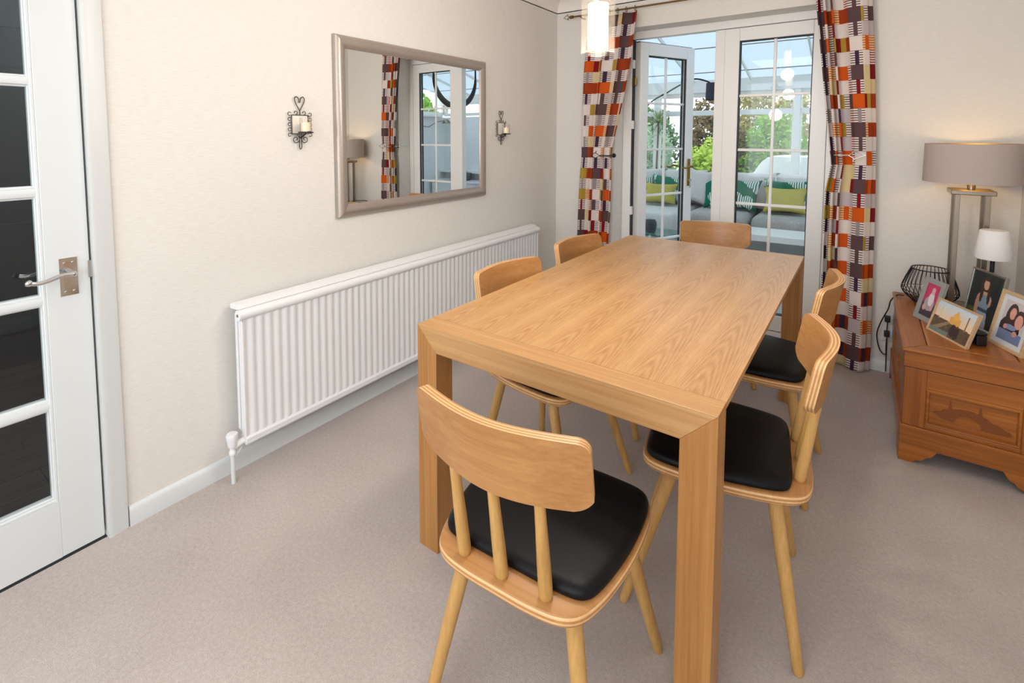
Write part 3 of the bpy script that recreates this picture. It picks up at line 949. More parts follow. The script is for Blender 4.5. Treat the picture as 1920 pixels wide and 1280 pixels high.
# ---------------------------------------------------------------- garden
struct(box('ground_garden', -9, 9, CY + 0.15, 14, -0.40, -0.20, M['grass']))
cov = MB()
vs = []
nx, ny = 26, 16
for j in range(ny + 1):
    for i in range(nx + 1):
        u, v_ = i / nx, j / ny
        x = 0.42 + 1.85 * u
        y = 3.75 + 1.0 * v_
        prof_ = 0.78 + 0.30 / (1 + exp(-(x - 0.88) * 24))
        edge = min(1, min(u, 1 - u) * 16, min(v_, 1 - v_) * 9)
        z = -0.2 + (prof_ + 0.2) * (0.0 if edge <= 0 else (edge ** 0.35)) + 0.012 * sin(9 * x) * cos(11 * y)
        vs.append((x, y, z))
fs = [(j * (nx + 1) + i, j * (nx + 1) + i + 1, (j + 1) * (nx + 1) + i + 1, (j + 1) * (nx + 1) + i) for j in range(ny) for i in range(nx)]
cov.add(vs, fs)
tag(cov.build('garden_furniture_cover', M['tarp'], None, smooth=70), 'pale grey fabric cover over garden furniture outside the window', 'cover')


def shrub(loc, rx, ry, rz, n, leaf, mat, label, seed, stems=True):
    rnd = random.Random(seed)
    r = tag(empty('garden_shrub', loc), label, 'shrub')
    vs, fs = [], []
    for k in range(n):
        d = Vector((rnd.gauss(0, 1), rnd.gauss(0, 1), rnd.gauss(0, 1))).normalized()
        q = 0.72 + 0.38 * noise.noise(d * 2.1 + Vector((seed, 0, 0))) + rnd.uniform(-0.16, 0.10)
        c = Vector((d.x * rx * q, d.y * ry * q, rz + d.z * rz * q))
        if c.z < 0.02:
            c.z = 0.02 + rnd.random() * 0.1
        a_ = Vector((rnd.gauss(0, 1), rnd.gauss(0, 1), rnd.gauss(0, 1))).normalized()
        b_ = a_.orthogonal().normalized()
        s_ = leaf * rnd.uniform(0.6, 1.3)
        o_ = len(vs)
        vs += [c - a_ * s_, c + b_ * s_ * 0.5, c + a_ * s_, c - b_ * s_ * 0.5]
        fs.append((o_, o_ + 1, o_ + 2, o_ + 3))
    f = MB().add(vs, fs).build('foliage', mat, r, fix=False)
    f['kind'] = 'stuff'
    st = MB()
    for k in range(5):
        az = k * 2 * pi / 5
        st.tube([(0.05 * cos(az), 0.05 * sin(az), -0.02), (rx * 0.25 * cos(az), ry * 0.25 * sin(az), rz * 0.8), (rx * 0.45 * cos(az), ry * 0.45 * sin(az), rz * 1.35)], [0.03, 0.02, 0.008], 6)
    st.build('stems', M['bark'], r, smooth=60)
    return r


G = -0.2
shrub((-0.02, 6.6, G), 0.42, 0.4, 1.05, 2600, 0.05, M['leaf_brown'], 'bronze shrub just left of the fresh green bushes, behind the closed glass door', 15)
shrub((-0.20, 5.7, G), 0.56, 0.5, 0.78, 2800, 0.05, M['leaf_lime'], 'bright lime green shrub seen through the gap between the glass doors', 1)
shrub((-0.42, 7.0, G), 0.62, 0.45, 1.22, 3800, 0.055, M['leaf_brown'], 'bronze-leaved shrub behind the bright lime green shrub', 2)
shrub((0.74, 6.4, G), 0.66, 0.5, 1.08, 4200, 0.05, M['leaf_green'], 'fresh green leafy bush behind the covered furniture, left of the window post', 3)
shrub((2.02, 6.5, G), 0.64, 0.5, 1.15, 3800, 0.05, M['leaf_green'], 'fresh green leafy bush behind the covered furniture, right of the window post', 4)
shrub((0.42, 8.2, G), 0.95, 0.5, 1.52, 4200, 0.06, M['leaf_olive'], 'tall olive-brown shrub showing above the transom of the middle window', 5)
shrub((-0.95, 4.9, G), 0.56, 0.45, 0.92, 3600, 0.042, M['leaf_silver'], 'silvery green shrub seen through the open door behind the palm', 6)
shrub((-1.75, 6.6, G), 0.85, 0.5, 1.24, 3800, 0.055, M['leaf_dark'], 'dark green bush at the far left, seen through the open door', 7)
shrub((2.5, 8.2, G), 0.9, 0.5, 1.50, 3600, 0.06, M['leaf_dark'], 'dark green hedge bush behind the fresh green bushes', 8)
shrub((5.75, 4.3, G + 0.9), 0.7, 0.8, 0.62, 2600, 0.06, M['leaf_green'], 'green shrub beyond the high side window, seen in the mirror', 11)
shrub((4.35, 5.6, G + 0.7), 0.7, 0.7, 0.62, 2600, 0.06, M['leaf_olive'], 'bronze shrub beyond the high end window, seen in the mirror', 12)
bpy.data.objects['garden_shrub.009'].location.z = G
bpy.data.objects['garden_shrub.010'].location.z = G
for nm in ('garden_shrub.009', 'garden_shrub.010'):
    bpy.data.objects[nm].scale = (1, 1, 2.1)

# ================================================================== RADIATOR
rad = tag(empty('radiator', (0, -2.64, 0)), 'long white ribbed panel radiator below the mirror on the left wall', 'radiator')
RL, R0, R1 = 2.20, 0.138, 0.690
# front panel with pressed flutes
npitch = 60
prof = []
pitch = RL / npitch
for i in range(npitch):
    y0 = i * pitch
    for fr_, dx in ((0.0, 0.0), (0.20, -0.0005), (0.36, -0.005), (0.50, -0.0062), (0.64, -0.005), (0.80, -0.0005)):
        prof.append((y0 + fr_ * pitch, 0.100 + dx))
prof.append((RL, 0.100))
m = MB()
vs = []
for z, kk in ((R0 + 0.03, 0), (R0 + 0.045, 1), (R1 - 0.055, 1), (R1 - 0.045, 0)):
    for y, x in prof:
        vs.append((x if kk else 0.100, y, z))
n_ = len(prof)
fs = [(r_ * n_ + i, r_ * n_ + i + 1, (r_ + 1) * n_ + i + 1, (r_ + 1) * n_ + i) for r_ in range(3) for i in range(n_ - 1)]
m.add(vs, fs)
m.build('front_panel', M['radiator'], rad, smooth=50, fix=True)
box('rear_panel', 0.030, 0.050, 0.01, RL - 0.01, R0 + 0.03, R1 - 0.03, M['radiator'], rad, 0.004)
m = MB().prism([(0.062, R0 + 0.006), (0.096, R0), (0.106, R0 + 0.006), (0.106, R0 + 0.026), (0.100, R0 + 0.034), (0.062, R0 + 0.034)], lambda p: (p[0], 0, p[1]), lambda p: (p[0], RL, p[1]))
m.build('bottom_rail', M['radiator'], rad, smooth=30)
m = MB()
ring = [(0.090 + 0.021 * cos(t), R1 - 0.028 + 0.021 * sin(t)) for t in [i * 2 * pi / 20 for i in range(20)]]
m.prism(ring, lambda p: (p[0], -0.012, p[1]), lambda p: (p[0], RL + 0.008, p[1]))
m.build('top_rail', M['radiator'], rad, smooth=50)
MB().lathe([(0.0, 0), (0.006, 0), (0.006, 0.002), (0, 0.002)], 12).build('bleed_plug', M['nickel'], rad, smooth=40).matrix_local = Matrix.Translation((0.090, -0.012, R1 - 0.028)) @ Matrix.Rotation(pi / 2, 4, 'X')
m = MB().prism([(0.022, R1 + 0.002), (0.030, R1 + 0.010), (0.070, R1 + 0.006), (0.088, R1 - 0.006), (0.070, R1 - 0.010), (0.022, R1 - 0.012)], lambda p: (p[0], -0.006, p[1]), lambda p: (p[0], RL + 0.004, p[1]))
m.build('top_cover', M['radiator'], rad, smooth=30)
for y0 in (-0.002, RL - 0.004):
    m = MB().box(0.045, 0.064, y0, y0 + 0.006, R0 + 0.05, R1 - 0.03).box(0.070, 0.100, y0, y0 + 0.006, R0 + 0.03, R1 - 0.045)
    m.build('side_cover', M['radiator'], rad, bevel=0.002)
for y0 in (0.4, 1.8):
    box('wall_bracket', 0.0, 0.032, y0, y0 + 0.03, R0 + 0.1, R1 - 0.1, M['radiator'], rad)
vz = MB()
vz.lathe([(0.016, 0.0), (0.017, 0.006), (0.020, 0.03), (0.022, 0.044), (0.020, 0.050), (0.0, 0.052)], 18, (0.080, -0.045, 0.150))
vz.build('valve_knob', M['radiator'], rad, smooth=40)
vb = MB()
vb.lathe([(0.010, 0.0), (0.013, 0.004), (0.013, 0.018), (0.010, 0.022), (0.010, 0.040)], 14, (0.080, -0.045, 0.112))
vb.tube([(0.080, -0.045, 0.142), (0.080, -0.02, 0.150), (0.080, 0.012, 0.156)], [0.010, 0.013, 0.013], 12)
vb.build('valve_body', M['radiator'], rad, smooth=50)
MB().tube([(0.080, -0.045, 0.0), (0.080, -0.045, 0.115)], 0.0085, 12).build('pipe', M['white'], rad, smooth=50)
MB().tube([(0.06, 0.03, 0.150), (0.075, -0.01, 0.122), (0.080, -0.04, 0.100)], 0.006, 8).build('drain_pipe', M['white'], rad, smooth=50)

# ================================================================== MIRROR + SCONCES
mir = tag(empty('wall_mirror', (0, -1.5526, 1.3989)), 'large rectangular mirror in a champagne metallic frame on the left wall', 'mirror')
hy, hz = 0.5776, 0.4325
fw = 0.064
pf = [(0.0, 0.002), (0.0, 0.018), (0.006, 0.027), (0.016, 0.033), (0.030, 0.034), (0.044, 0.030), (0.056, 0.022), (fw, 0.014), (fw, 0.002)]   # inset, height
def frame_bar(p0, p1, inn):
    """mitred bar from p0 to p1 (y,z outer corners), inn = inward unit direction"""
    d = (Vector(p1) - Vector(p0)).normalized()
    f0 = lambda p: (p[1], p0[0] + inn[0] * p[0] + d[0] * p[0], p0[1] + inn[1] * p[0] + d[1] * p[0])
    f1 = lambda p: (p[1], p1[0] + inn[0] * p[0] - d[0] * p[0], p1[1] + inn[1] * p[0] - d[1] * p[0])
    return MB().prism(pf, f0, f1)
for p0, p1, inn in (((-hy, -hz), (hy, -hz), (0, 1)), ((hy, -hz), (hy, hz), (-1, 0)), ((hy, hz), (-hy, hz), (0, -1)), ((-hy, hz), (-hy, -hz), (1, 0))):
    frame_bar(p0, p1, inn).build('frame_bar', M['champagne'], mir, smooth=50)
box('mirror_glass', 0.004, 0.016, -hy + fw - 0.004, hy - fw + 0.004, -hz + fw - 0.004, hz - fw + 0.004, M['mirror'], mir)


def sconce():
    r = empty('candle_sconce')
    wr, wz = 0.0025, 0.010
    fr = MB()
    yq, z0, z1 = 0.040, 0.063, 0.145
    fr.tube([(wz, -yq, z0), (wz, yq, z0), (wz, yq, z1), (wz, -yq, z1)], wr, 8, True)
    fr.tube([(wz, 0, z1), (wz, 0, z1 + 0.018)], wr, 8)
    hl = []
    for s_ in (-1, 1):
        pts = [(wz, 0, z1 + 0.018), (wz, s_ * 0.018, z1 + 0.050), (wz, s_ * 0.024, z1 + 0.070), (wz, s_ * 0.016, z1 + 0.080), (wz, s_ * 0.005, z1 + 0.072), (wz, s_ * 0.003, z1 + 0.058), (wz, 0, z1 + 0.055)]
        fr.tube(spline(pts, 6), wr * 0.85, 7)
    fr.build('wire_frame', M['dark_iron'], r, smooth=60)
    cu = MB()
    def curl(cy_, cz_, rad, a0):
        cu.tube([(wz, cy_ + rad * (1 - 0.25 * t) * cos(a0 + t * 5.0), cz_ + rad * (1 - 0.25 * t) * sin(a0 + t * 5.0)) for t in [i / 14 for i in range(15)]], wr * 0.62, 6)
    for i in range(5):
        z = z0 - 0.004 + i * (z1 - z0 + 0.008) / 4
        curl(-yq - 0.010, z, 0.0085, 0.6); curl(yq + 0.010, z, 0.0085, pi - 0.6 - 5.0)
    for y in (-0.020, 0.020):
        curl(y, z1 + 0.010, 0.0085, -pi / 2)
    for s_ in (-1, 1):
        cu.tube([(wz, s_ * (0.022 + (0.020 - 0.016 * t) * cos(1.8 + t * 9)), z0 - 0.024 + (0.020 - 0.016 * t) * sin(1.8 + t * 9)) for t in [i / 30 for i in range(31)]], wr * 0.7, 6)
    cu.tube(spline([(wz, -0.004, z0), (wz, -0.005, 0.03), (wz, -0.006, 0.004), (wz, 0, -0.004), (wz, 0.006, 0.004), (wz, 0.005, 0.03), (wz, 0.004, z0)], 5), wr * 0.8, 6)
    cu.build('wire_scrolls', M['dark_iron'], r, smooth=60)
    box('back_plate', 0.004, 0.008, -yq + 0.001, yq - 0.001, z0 + 0.001, z1 - 0.001, M['ivory_plate'], r)
    tr = MB().lathe([(0, 0.0), (0.031, 0.0), (0.032, 0.004), (0.030, 0.006), (0, 0.006)], 24, (0.052, 0, 0.066))
    tr.tube([(wz, 0, 0.045), (0.030, 0, 0.052), (0.052, 0, 0.066)], 0.003, 8)
    tr.build('candle_tray', M['black_iron'], r, smooth=50)
    MB().lathe([(0.0255, 0), (0.0255, 0.062), (0.024, 0.062), (0.024, 0.002), (0, 0.002)], 24, (0.052, 0, 0.0725)).build('glass_cup', M['lamp_glass'], r, smooth=40)
    MB().lathe([(0, 0.0), (0.020, 0.0), (0.020, 0.036), (0.017, 0.038), (0.004, 0.036), (0.001, 0.046), (0, 0.046)], 20, (0.052, 0, 0.0745)).build('candle', M['wax'], r, smooth=40)
    return r


s1 = sconce()
s1.location = (0, -2.310, 1.3035)
tag(s1, 'heart-topped wire candle sconce on the wall left of the mirror', 'candle holder', 'candle sconces beside the mirror')
s2 = copy_tree(s1)
s2.location = (0, -0.787, 1.300)
tag(s2, 'heart-topped wire candle sconce between the mirror and the room corner', 'candle holder', 'candle sconces beside the mirror')

# ================================================================== CURTAINS
rod = tag(empty('curtain_rod'), 'antique brass curtain rod with wire arrow finials above the garden doors', 'curtain rod')
RY, RZc = -0.085, 2.262
MB().tube([(0.175, RY, RZc), (2.26, RY, RZc)], 0.0065, 12).build('pole', M['antique'], rod, smooth=60)
for s_, xe in ((-1, 0.175), (1, 2.26)):
    fn = MB()
    fn.tube([(xe - s_ * 0.01, RY, RZc), (xe + s_ * 0.018, RY, RZc)], 0.012, 12)
    fn.tube([(xe + s_ * 0.018, RY, RZc + 0.004), (xe + s_ * 0.032, RY, RZc + 0.006), (xe + s_ * 0.040, RY, RZc + 0.020), (xe + s_ * 0.072, RY, RZc + 0.002), (xe + s_ * 0.040, RY, RZc - 0.012), (xe + s_ * 0.030, RY, RZc - 0.004), (xe + s_ * 0.018, RY, RZc - 0.004)], 0.0028, 6)
    fn.tube([(xe + s_ * 0.038, RY, RZc + 0.018), (xe + s_ * 0.036, RY, RZc + 0.028)], 0.0028, 6)
    fn.tube([(xe + s_ * 0.034, RY, RZc - 0.010), (xe + s_ * 0.030, RY, RZc - 0.020)], 0.0028, 6)
    fn.build('finial', M['antique'], rod, smooth=60)
for xe in (0.245, 1.22, 2.19):
    MB().tube([(xe, 0, RZc - 0.01), (xe, RY * 0.6, RZc - 0.012), (xe, RY, RZc - 0.004)], 0.006, 8).build('bracket', M['antique'], rod, smooth=60)

ROWH = 0.0805


def interp(tab, z):
    tab = sorted(tab)
    if z <= tab[0][0]:
        return tab[0][1]
    for (a_, va), (b_, vb_) in zip(tab, tab[1:]):
        if z <= b_:
            t = (z - a_) / (b_ - a_)
            return va + (vb_ - va) * t
    return tab[-1][1]


def curtain(name, left, right, prof_s, pleats, depth, seed, zt, zb, label, ytab, NU, hero=None):
    rnd = random.Random(seed)
    r = tag(empty(name), label, 'curtain', 'curtains at the garden doors')
    SUB = 6
    nc = NU * SUB
    zs = []
    z = zt
    rows = int((zt - zb) / ROWH)
    for k in range(rows + 1):
        for q in range(2):
            zz = zt - (k + q / 2) * ROWH
            if zz > zb + 0.004:
                zs.append((zz, k))
    zs.append((zb, rows))
    vs, uvs = [], []
    for zz, k in zs:
        xl, xr = interp(left, zz), interp(right, zz)
        dep = interp(depth, zz)
        for c in range(nc + 1):
            s_ = c / nc
            g = interp(prof_s, s_)
            ph = interp(pleats, s_) * 2 * pi
            y = interp(ytab, zz) - dep * 0.5 * (1 + sin(ph + 0.25 * sin(zz * 3 + s_ * 5)))
            x = xl + (xr - xl) * g + dep * 0.30 * cos(ph) * (1 if 0.02 < s_ < 0.98 else 0)
            x = min(max(x, xl - 0.003), xr + 0.003)
            vs.append((x, min(y, -0.022), zz))
            uvs.append((s_, zz))
    m = MB()
    fs, mi = [], []
    # colour per cell (unit column x row)
    solid = ['plum', 'white', 'orange', 'plum', 'white', 'rust', 'plum', 'white', 'mustard', 'orange', 'white']
    cells = {}
    for g in range(NU // 3 + 1):
        for k in range(rows + 2):
            par = (g + k) % 2
            if g % 2 == 0:
                if k % 2 == 0:
                    c0 = solid[(k // 2 + g * 3 + rnd.randint(0, 2)) % len(solid)]
                    cc = [c0] * 3
                else:
                    bar = rnd.choice(['plum', 'navy', 'wine', 'grey', 'plum'])
                    cc = ['stripe_dark', bar, 'stripe_dark']
                    if rnd.random() < 0.15:
                        cc[0] = 'white'
            else:
                if k % 2 == 1:
                    c0 = rnd.choice(['white', 'white', 'lilac', 'white', 'cream'])
                    cc = [c0] * 3
                    if rnd.random() < 0.2:
                        cc[2] = 'stripe_wine'
                else:
                    cc = rnd.choice([['stripe_orange', 'rust', 'rust'], ['rust', 'orange', 'rust'], ['orange', 'orange', 'stripe_dark'], ['wine', 'mustard', 'rust'],
                                     ['stripe_orange', 'orange', 'stripe_orange'], ['rust', 'navy', 'rust'], ['mustard', 'stripe_dark', 'plum'], ['cream', 'cream', 'wine']])
            if hero is not None and g == hero:
                if k % 2 == 0:
                    cc = [['rust', 'plum', 'white', 'plum', 'orange', 'plum', 'white', 'plum', 'orange', 'plum', 'plum', 'white', 'lilac', 'plum'][(k // 2) % 14]] * 3
                else:
                    cc = ['stripe_dark', ['plum', 'plum', 'navy', 'wine', 'grey', 'plum', 'navy', 'wine', 'grey', 'plum', 'navy', 'wine', 'plum', 'navy'][(k // 2) % 14], 'stripe_dark']
            for q in range(3):
                cells[(g * 3 + q, k)] = CUR_I[cc[q]]
    for i in range(len(zs) - 1):
        k = zs[i][1]
        for c in range(nc):
            a_ = i * (nc + 1) + c
            fs.append((a_, a_ + 1, a_ + nc + 2, a_ + nc + 1))
            mi.append(cells[(c // SUB, k)])
    m.v, m.f, m.mi = vs, fs, mi
    o = m.build('fabric_panel', CUR_M, r, smooth=80, fix=False)
    uvl = o.data.uv_layers.new(name='UVMap')
    for lp in o.data.loops:
        uvl.data[lp.index].uv = uvs[lp.vertex_index]
    sd = o.modifiers.new('thickness', 'SOLIDIFY')
    sd.thickness = 0.002
    # heading rings
    xl, xr = interp(left, zt), interp(right, zt)
    for i in range(6):
        x = xl + 0.02 + (xr - xl - 0.04) * i / 5
        MB().tube([(x, RY + 0.016 * cos(t), RZc - 0.004 + 0.018 * sin(t)) for t in [q * 2 * pi / 18 for q in range(18)]], 0.0022, 6, True).build('curtain_ring', M['antique'], r, smooth=60)
    return r


curtain('left_curtain'.replace('left_', 'window_'),
        [(0.02, 0.245), (0.58, 0.247), (0.75, 0.250), (1.21, 0.264), (1.50, 0.272), (1.85, 0.287), (2.24, 0.330)],
        [(0.02, 0.480), (0.57, 0.494), (0.78, 0.508), (1.06, 0.512), (1.20, 0.508), (1.27, 0.515), (1.45, 0.560), (1.76, 0.628), (1.92, 0.655), (2.09, 0.672), (2.24, 0.695)],
        [(0, 0), (0.20, 0.27), (0.36, 0.40), (0.56, 0.66), (0.74, 0.80), (1, 1)],
        [(0, 0.15), (0.20, 0.6), (0.36, 1.5), (0.56, 1.9), (0.74, 2.6), (1, 3.2)],
        [(0.02, 0.055), (1.0, 0.05), (1.20, 0.030), (1.4, 0.045), (2.24, 0.05)], 21, 2.236, 0.018,
        'orange, plum and white block-print curtain left of the garden doors, behind the pendant lamp', [(0.0, -0.05), (1.2, -0.045), (2.24, -0.062)], 18)
curtain('window_curtain',
        [(0.0, 1.845), (0.386, 1.855), (0.74, 1.850), (1.03, 1.853), (1.20, 1.876), (1.277, 1.864), (1.59, 1.829), (1.84, 1.801), (2.084, 1.773), (2.24, 1.755)],
        [(0.0, 2.100), (0.185, 2.102), (0.617, 2.094), (0.92, 2.091), (1.37, 2.077), (1.81, 2.051), (2.08, 2.031), (2.24, 2.020)],
        [(0, 0), (0.16, 0.11), (0.30, 0.20), (0.45, 0.30), (0.6667, 0.50), (0.8333, 0.80), (0.95, 0.97), (1, 1)],
        [(0, 0.1), (0.16, 1.0), (0.30, 1.8), (0.45, 2.4), (0.6667, 3.05), (0.8333, 3.28), (0.95, 3.5), (1, 3.75)],
        [(0.0, 0.06), (1.0, 0.05), (1.2, 0.035), (1.4, 0.05), (2.24, 0.05)], 5, 2.236, 0.004,
        'orange, plum and white block-print curtain right of the garden doors, tied beside the chest', [(0.0, -0.05), (1.2, -0.05), (2.24, -0.062)], 18, 4)


def holdback(name, xw, xo, yo, z, mat, label, s_):
    r = tag(empty(name), label, 'holdback', 'curtain holdbacks')
    MB().lathe([(0, 0), (0.016, 0), (0.016, 0.004), (0.006, 0.010), (0, 0.010)], 16).build('wall_plate', mat, r, smooth=40).matrix_local = Matrix.Translation((xw, 0, z)) @ Matrix.Rotation(pi / 2, 4, 'X')
    MB().tube(spline([(xw, -0.008, z), (xw, yo * 0.7, z), (xw + s_ * 0.015, yo, z), (xo, yo, z)], 6), 0.005, 8).build('arm', mat, r, smooth=60)
    o_ = MB()
    o_.tube([(xo, yo, z), (xo + s_ * 0.030, yo - 0.004, z + 0.022), (xo + s_ * 0.080, yo - 0.004, z + 0.004), (xo + s_ * 0.030, yo - 0.004, z - 0.018)], 0.003, 7, True)
    o_.tube([(xo + s_ * 0.030, yo - 0.004, z + 0.022), (xo + s_ * 0.022, yo - 0.004, z + 0.034)], 0.003, 7)
    o_.tube([(xo + s_ * 0.030, yo - 0.004, z - 0.018), (xo + s_ * 0.022, yo - 0.004, z - 0.030)], 0.003, 7)
    o_.build('wire_ornament', mat, r, smooth=60)
    return r


holdback('curtain_holdback', 0.498, 0.43, -0.115, 1.207, M['black_iron'], 'dark wire holdback gathering the curtain left of the garden doors', -1)
holdback('curtain_holdback', 1.886, 1.955, -0.125, 1.246, M['silver'], 'silver wire holdback gathering the curtain beside the chest', 1)
sw = tag(empty('light_switch', (1.88, 0.075, 1.29)), 'white switch plate on the door reveal behind the right-hand curtain, seen in the mirror', 'switch')
box('face_plate', -0.008, 0.0, -0.043, 0.043, -0.043, 0.043, M['white'], sw, 0.003)
box('rocker', -0.011, -0.008, -0.012, 0.012, -0.02, 0.02, M['white'], sw, 0.002)

# ================================================================== TABLE
TYAW = -0.0048
tb = tag(empty('dining_table', (1.3403, -1.560, 0), TYAW), 'large light oak dining table with square portal legs in the middle of the room', 'table')
TW, TL, TT = 0.918 / 2, 1.812 / 2, 0.75
LG, LD, AP = 0.0815, 0.077, 0.079
NS = 7
sw_ = 2 * TW / NS
base = None
for i in range(NS):
    if base is None:
        base = MB().box(-sw_ / 2, sw_ / 2, -TL + LD, TL - LD, -0.016, 0.0).build('tabletop_board', M['veneer'], tb)
        o = base
    else:
        o = base.copy(); COL.objects.link(o); o.parent = tb
    o.location = (-TW + sw_ * (i + 0.5), 0, TT)
box('core_panel', -TW + 0.03, TW - 0.03, -TL + LD, TL - LD, TT - 0.040, TT - 0.0165, M['oak_y'], tb)
for s_ in (-1, 1):
    y0, y1 = (-TL, -TL + LD) if s_ < 0 else (TL - LD, TL)
    poly = [(-TW, TT), (TW, TT), (TW - LG, TT - AP), (-TW + LG, TT - AP)]
    MB().prism(poly, lambda p: (p[0], y0, p[1]), lambda p: (p[0], y1, p[1])).build('end_rail', M['oak_x'], tb, bevel=0.0012)
    for q in (-1, 1):
        poly = [(q * TW, 0), (q * TW, TT), (q * (TW - LG), TT - AP), (q * (TW - LG), 0)]
        MB().prism(poly, lambda p: (p[0], y0, p[1]), lambda p: (p[0], y1, p[1])).build('leg', M['oak_z'], tb, bevel=0.0012)


# ================================================================== CHAIRS
def outline(half, k=6):
    P = half + [(-x, y) for x, y in half[::-1][1:-1]]
    return [(p.x, p.y) for p in spline([(x, y, 0) for x, y in P], k, True)]


SEAT = [(0, -0.212), (0.075, -0.211), (0.135, -0.202), (0.172, -0.178), (0.194, -0.130), (0.209, -0.060), (0.217, 0.020), (0.217, 0.095), (0.211, 0.160), (0.192, 0.203), (0.145, 0.221), (0, 0.226)]
CUSH = [(0, -0.157), (0.080, -0.157), (0.140, -0.154), (0.171, -0.141), (0.187, -0.105), (0.199, -0.040), (0.206, 0.030), (0.206, 0.100), (0.202, 0.153), (0.186, 0.192), (0.143, 0.207), (0, 0.211)]


def inset(ol, d):
    """offset towards the centre by d"""
    n = len(ol)
    out = []
    for i in range(n):
        a_, b_ = Vector(ol[i - 1]), Vector(ol[(i + 1) % n])
        t = (b_ - a_).normalized()
        nn = Vector((-t.y, t.x))
        p = Vector(ol[i])
        if nn.dot(-p) < 0:
            nn = -nn
        out.append(p + nn * d)
    return out


def make_chair():
    r = empty('dining_chair')
    ol = outline(SEAT)
    lv = [(0.026, 0.408), (0.016, 0.411), (0.008, 0.4165), (0.003, 0.422), (0.0008, 0.427), (0, 0.432), (0.0005, 0.437), (0.002, 0.442), (0.006, 0.445)]
    m = MB().rings([[(p.x, p.y, z) for p in inset(ol, d)] for d, z in lv], [0, 2, 1, 2, 1, 2, 1, 0])
    m.build('seat', [M['oak_back'], M['ply_lt'], M['ply_dk']], r, smooth=45)
    cl = outline(CUSH)
    lv = [(0.004, 0.4455), (-0.003, 0.450), (-0.004, 0.457), (-0.002, 0.463), (0.004, 0.4685), (0.014, 0.4718), (0.028, 0.4732)]
    rg = [[(p.x, p.y, z) for p in inset(cl, d)] for d, z in lv]
    for k_, z in ((0.6, 0.4738), (0.25, 0.4738)):
        rg.append([(p[0] * k_, 0.024 + (p[1] - 0.024) * k_, z) for p in rg[6]])
    m = MB().rings(rg)
    m.build('seat_pad', M['leather'], r, smooth=50)
    # legs
    for sx_ in (-1, 1):
        for sy_ in (-1, 1):
            top = Vector((sx_ * (0.150 if sy_ > 0 else 0.130), 0.135 if sy_ > 0 else -0.118, 0.412))
            ft = Vector((sx_ * (0.212 if sy_ > 0 else 0.208), 0.257 if sy_ > 0 else -0.186, 0.0))
            d = ft - top
            pts = [top + d * t for t in (0, 0.06, 0.3, 0.6, 0.85, 0.985, 1.0)]
            MB().tube(pts, [0.0185, 0.0185, 0.0178, 0.0160, 0.0142, 0.0130, 0.0105], 14).build('leg', M['ash_z'], r, smooth=40)
    # spindles
    tl_ = tan(radians(8.5))
    for x in (-0.1, 0, 0.1):
        y1_ = -0.220 + 0.95 * x * x
        a_, b_ = Vector((x, -0.182 + 0.6 * x * x, 0.4445)), Vector((x * 1.02, y1_, 0.672))
        pts = [a_ + (b_ - a_) * t for t in (0, 0.02, 0.06, 0.4, 0.75, 1)]
        MB().tube(pts, [0.0120, 0.0140, 0.0146, 0.0138, 0.0118, 0.0110], 14).build('spindle', M['ash_z'], r, smooth=40)
    # bent plywood back
    HW, H, sag, th = 0.2045, 0.155, 0.047, 0.024
    lean = tan(radians(10))
    ss = [-1, -0.995, -0.98, -0.955, -0.92, -0.88, -0.82] + [-0.7 + 0.1 * i for i in range(15)] + [0.82, 0.88, 0.92, 0.955, 0.98, 0.995, 1]
    def lims(u):
        e = (1 - abs(u)) * HW
        top = H
        if e < 0.022:
            top = H - 0.022 + sqrt(max(0, 0.022 ** 2 - (0.022 - e) ** 2))
        bot = 0.0
        if e < 0.030:
            bot = 0.036 - sqrt(max(0, 0.036 ** 2 - (0.030 - e) ** 2)) * 0.95 + (0.030 - e) * 0.25
        return bot + 0.012 * abs(u) ** 2, top
    nt = 6
    layers = 7
    m = MB()
    idx = {}
    def pt_(u, t, k):
        s_ = u * HW
        w_ = (k / (layers - 1) - 0.5) * th
        ang = math.atan((0.25 * sag * 0.5 * pi * sin(pi * u) + 1.5 * sag * u) / HW)
        y = -0.233 + sag * (0.25 * 0.5 * (1 - cos(pi * u)) + 0.75 * u * u)
        b_, tp = lims(u)
        tt = b_ + (tp - b_) * t
        return (s_ * 0.985 - sin(ang) * w_, y + cos(ang) * w_ - (tt - 0.0) * lean + 0.010, 0.661 + tt * cos(radians(10)))
    for i, u in enumerate(ss):
        for j in range(nt + 1):
            for k in range(layers):
                if k in (0, layers - 1) or j in (0, nt) or i in (0, len(ss) - 1):
                    idx[(i, j, k)] = len(m.v)
                    m.v.append(pt_(u, j / nt, k))
    N = len(ss)
    def face(q, mi):
        m.f.append(tuple(idx[z] for z in q)); m.mi.append(mi)
    for i in range(N - 1):
        for j in range(nt):
            face([(i, j, 0), (i + 1, j, 0), (i + 1, j + 1, 0), (i, j + 1, 0)], 0)
            face([(i, j, layers - 1), (i, j + 1, layers - 1), (i + 1, j + 1, layers - 1), (i + 1, j, layers - 1)], 0)
    for k in range(layers - 1):
        mi = 1 if k % 2 == 0 else 2
        for i in range(N - 1):
            face([(i, nt, k), (i + 1, nt, k), (i + 1, nt, k + 1), (i, nt, k + 1)], mi)
            face([(i, 0, k), (i, 0, k + 1), (i + 1, 0, k + 1), (i + 1, 0, k)], mi)
        for j in range(nt):
            face([(0, j, k), (0, j + 1, k), (0, j + 1, k + 1), (0, j, k + 1)], mi)
            face([(N - 1, j, k), (N - 1, j, k + 1), (N - 1, j + 1, k + 1), (N - 1, j + 1, k)], mi)
    m.build('backrest', [M['oak_back'], M['ply_lt'], M['ply_dk']], r, smooth=40)
    return r


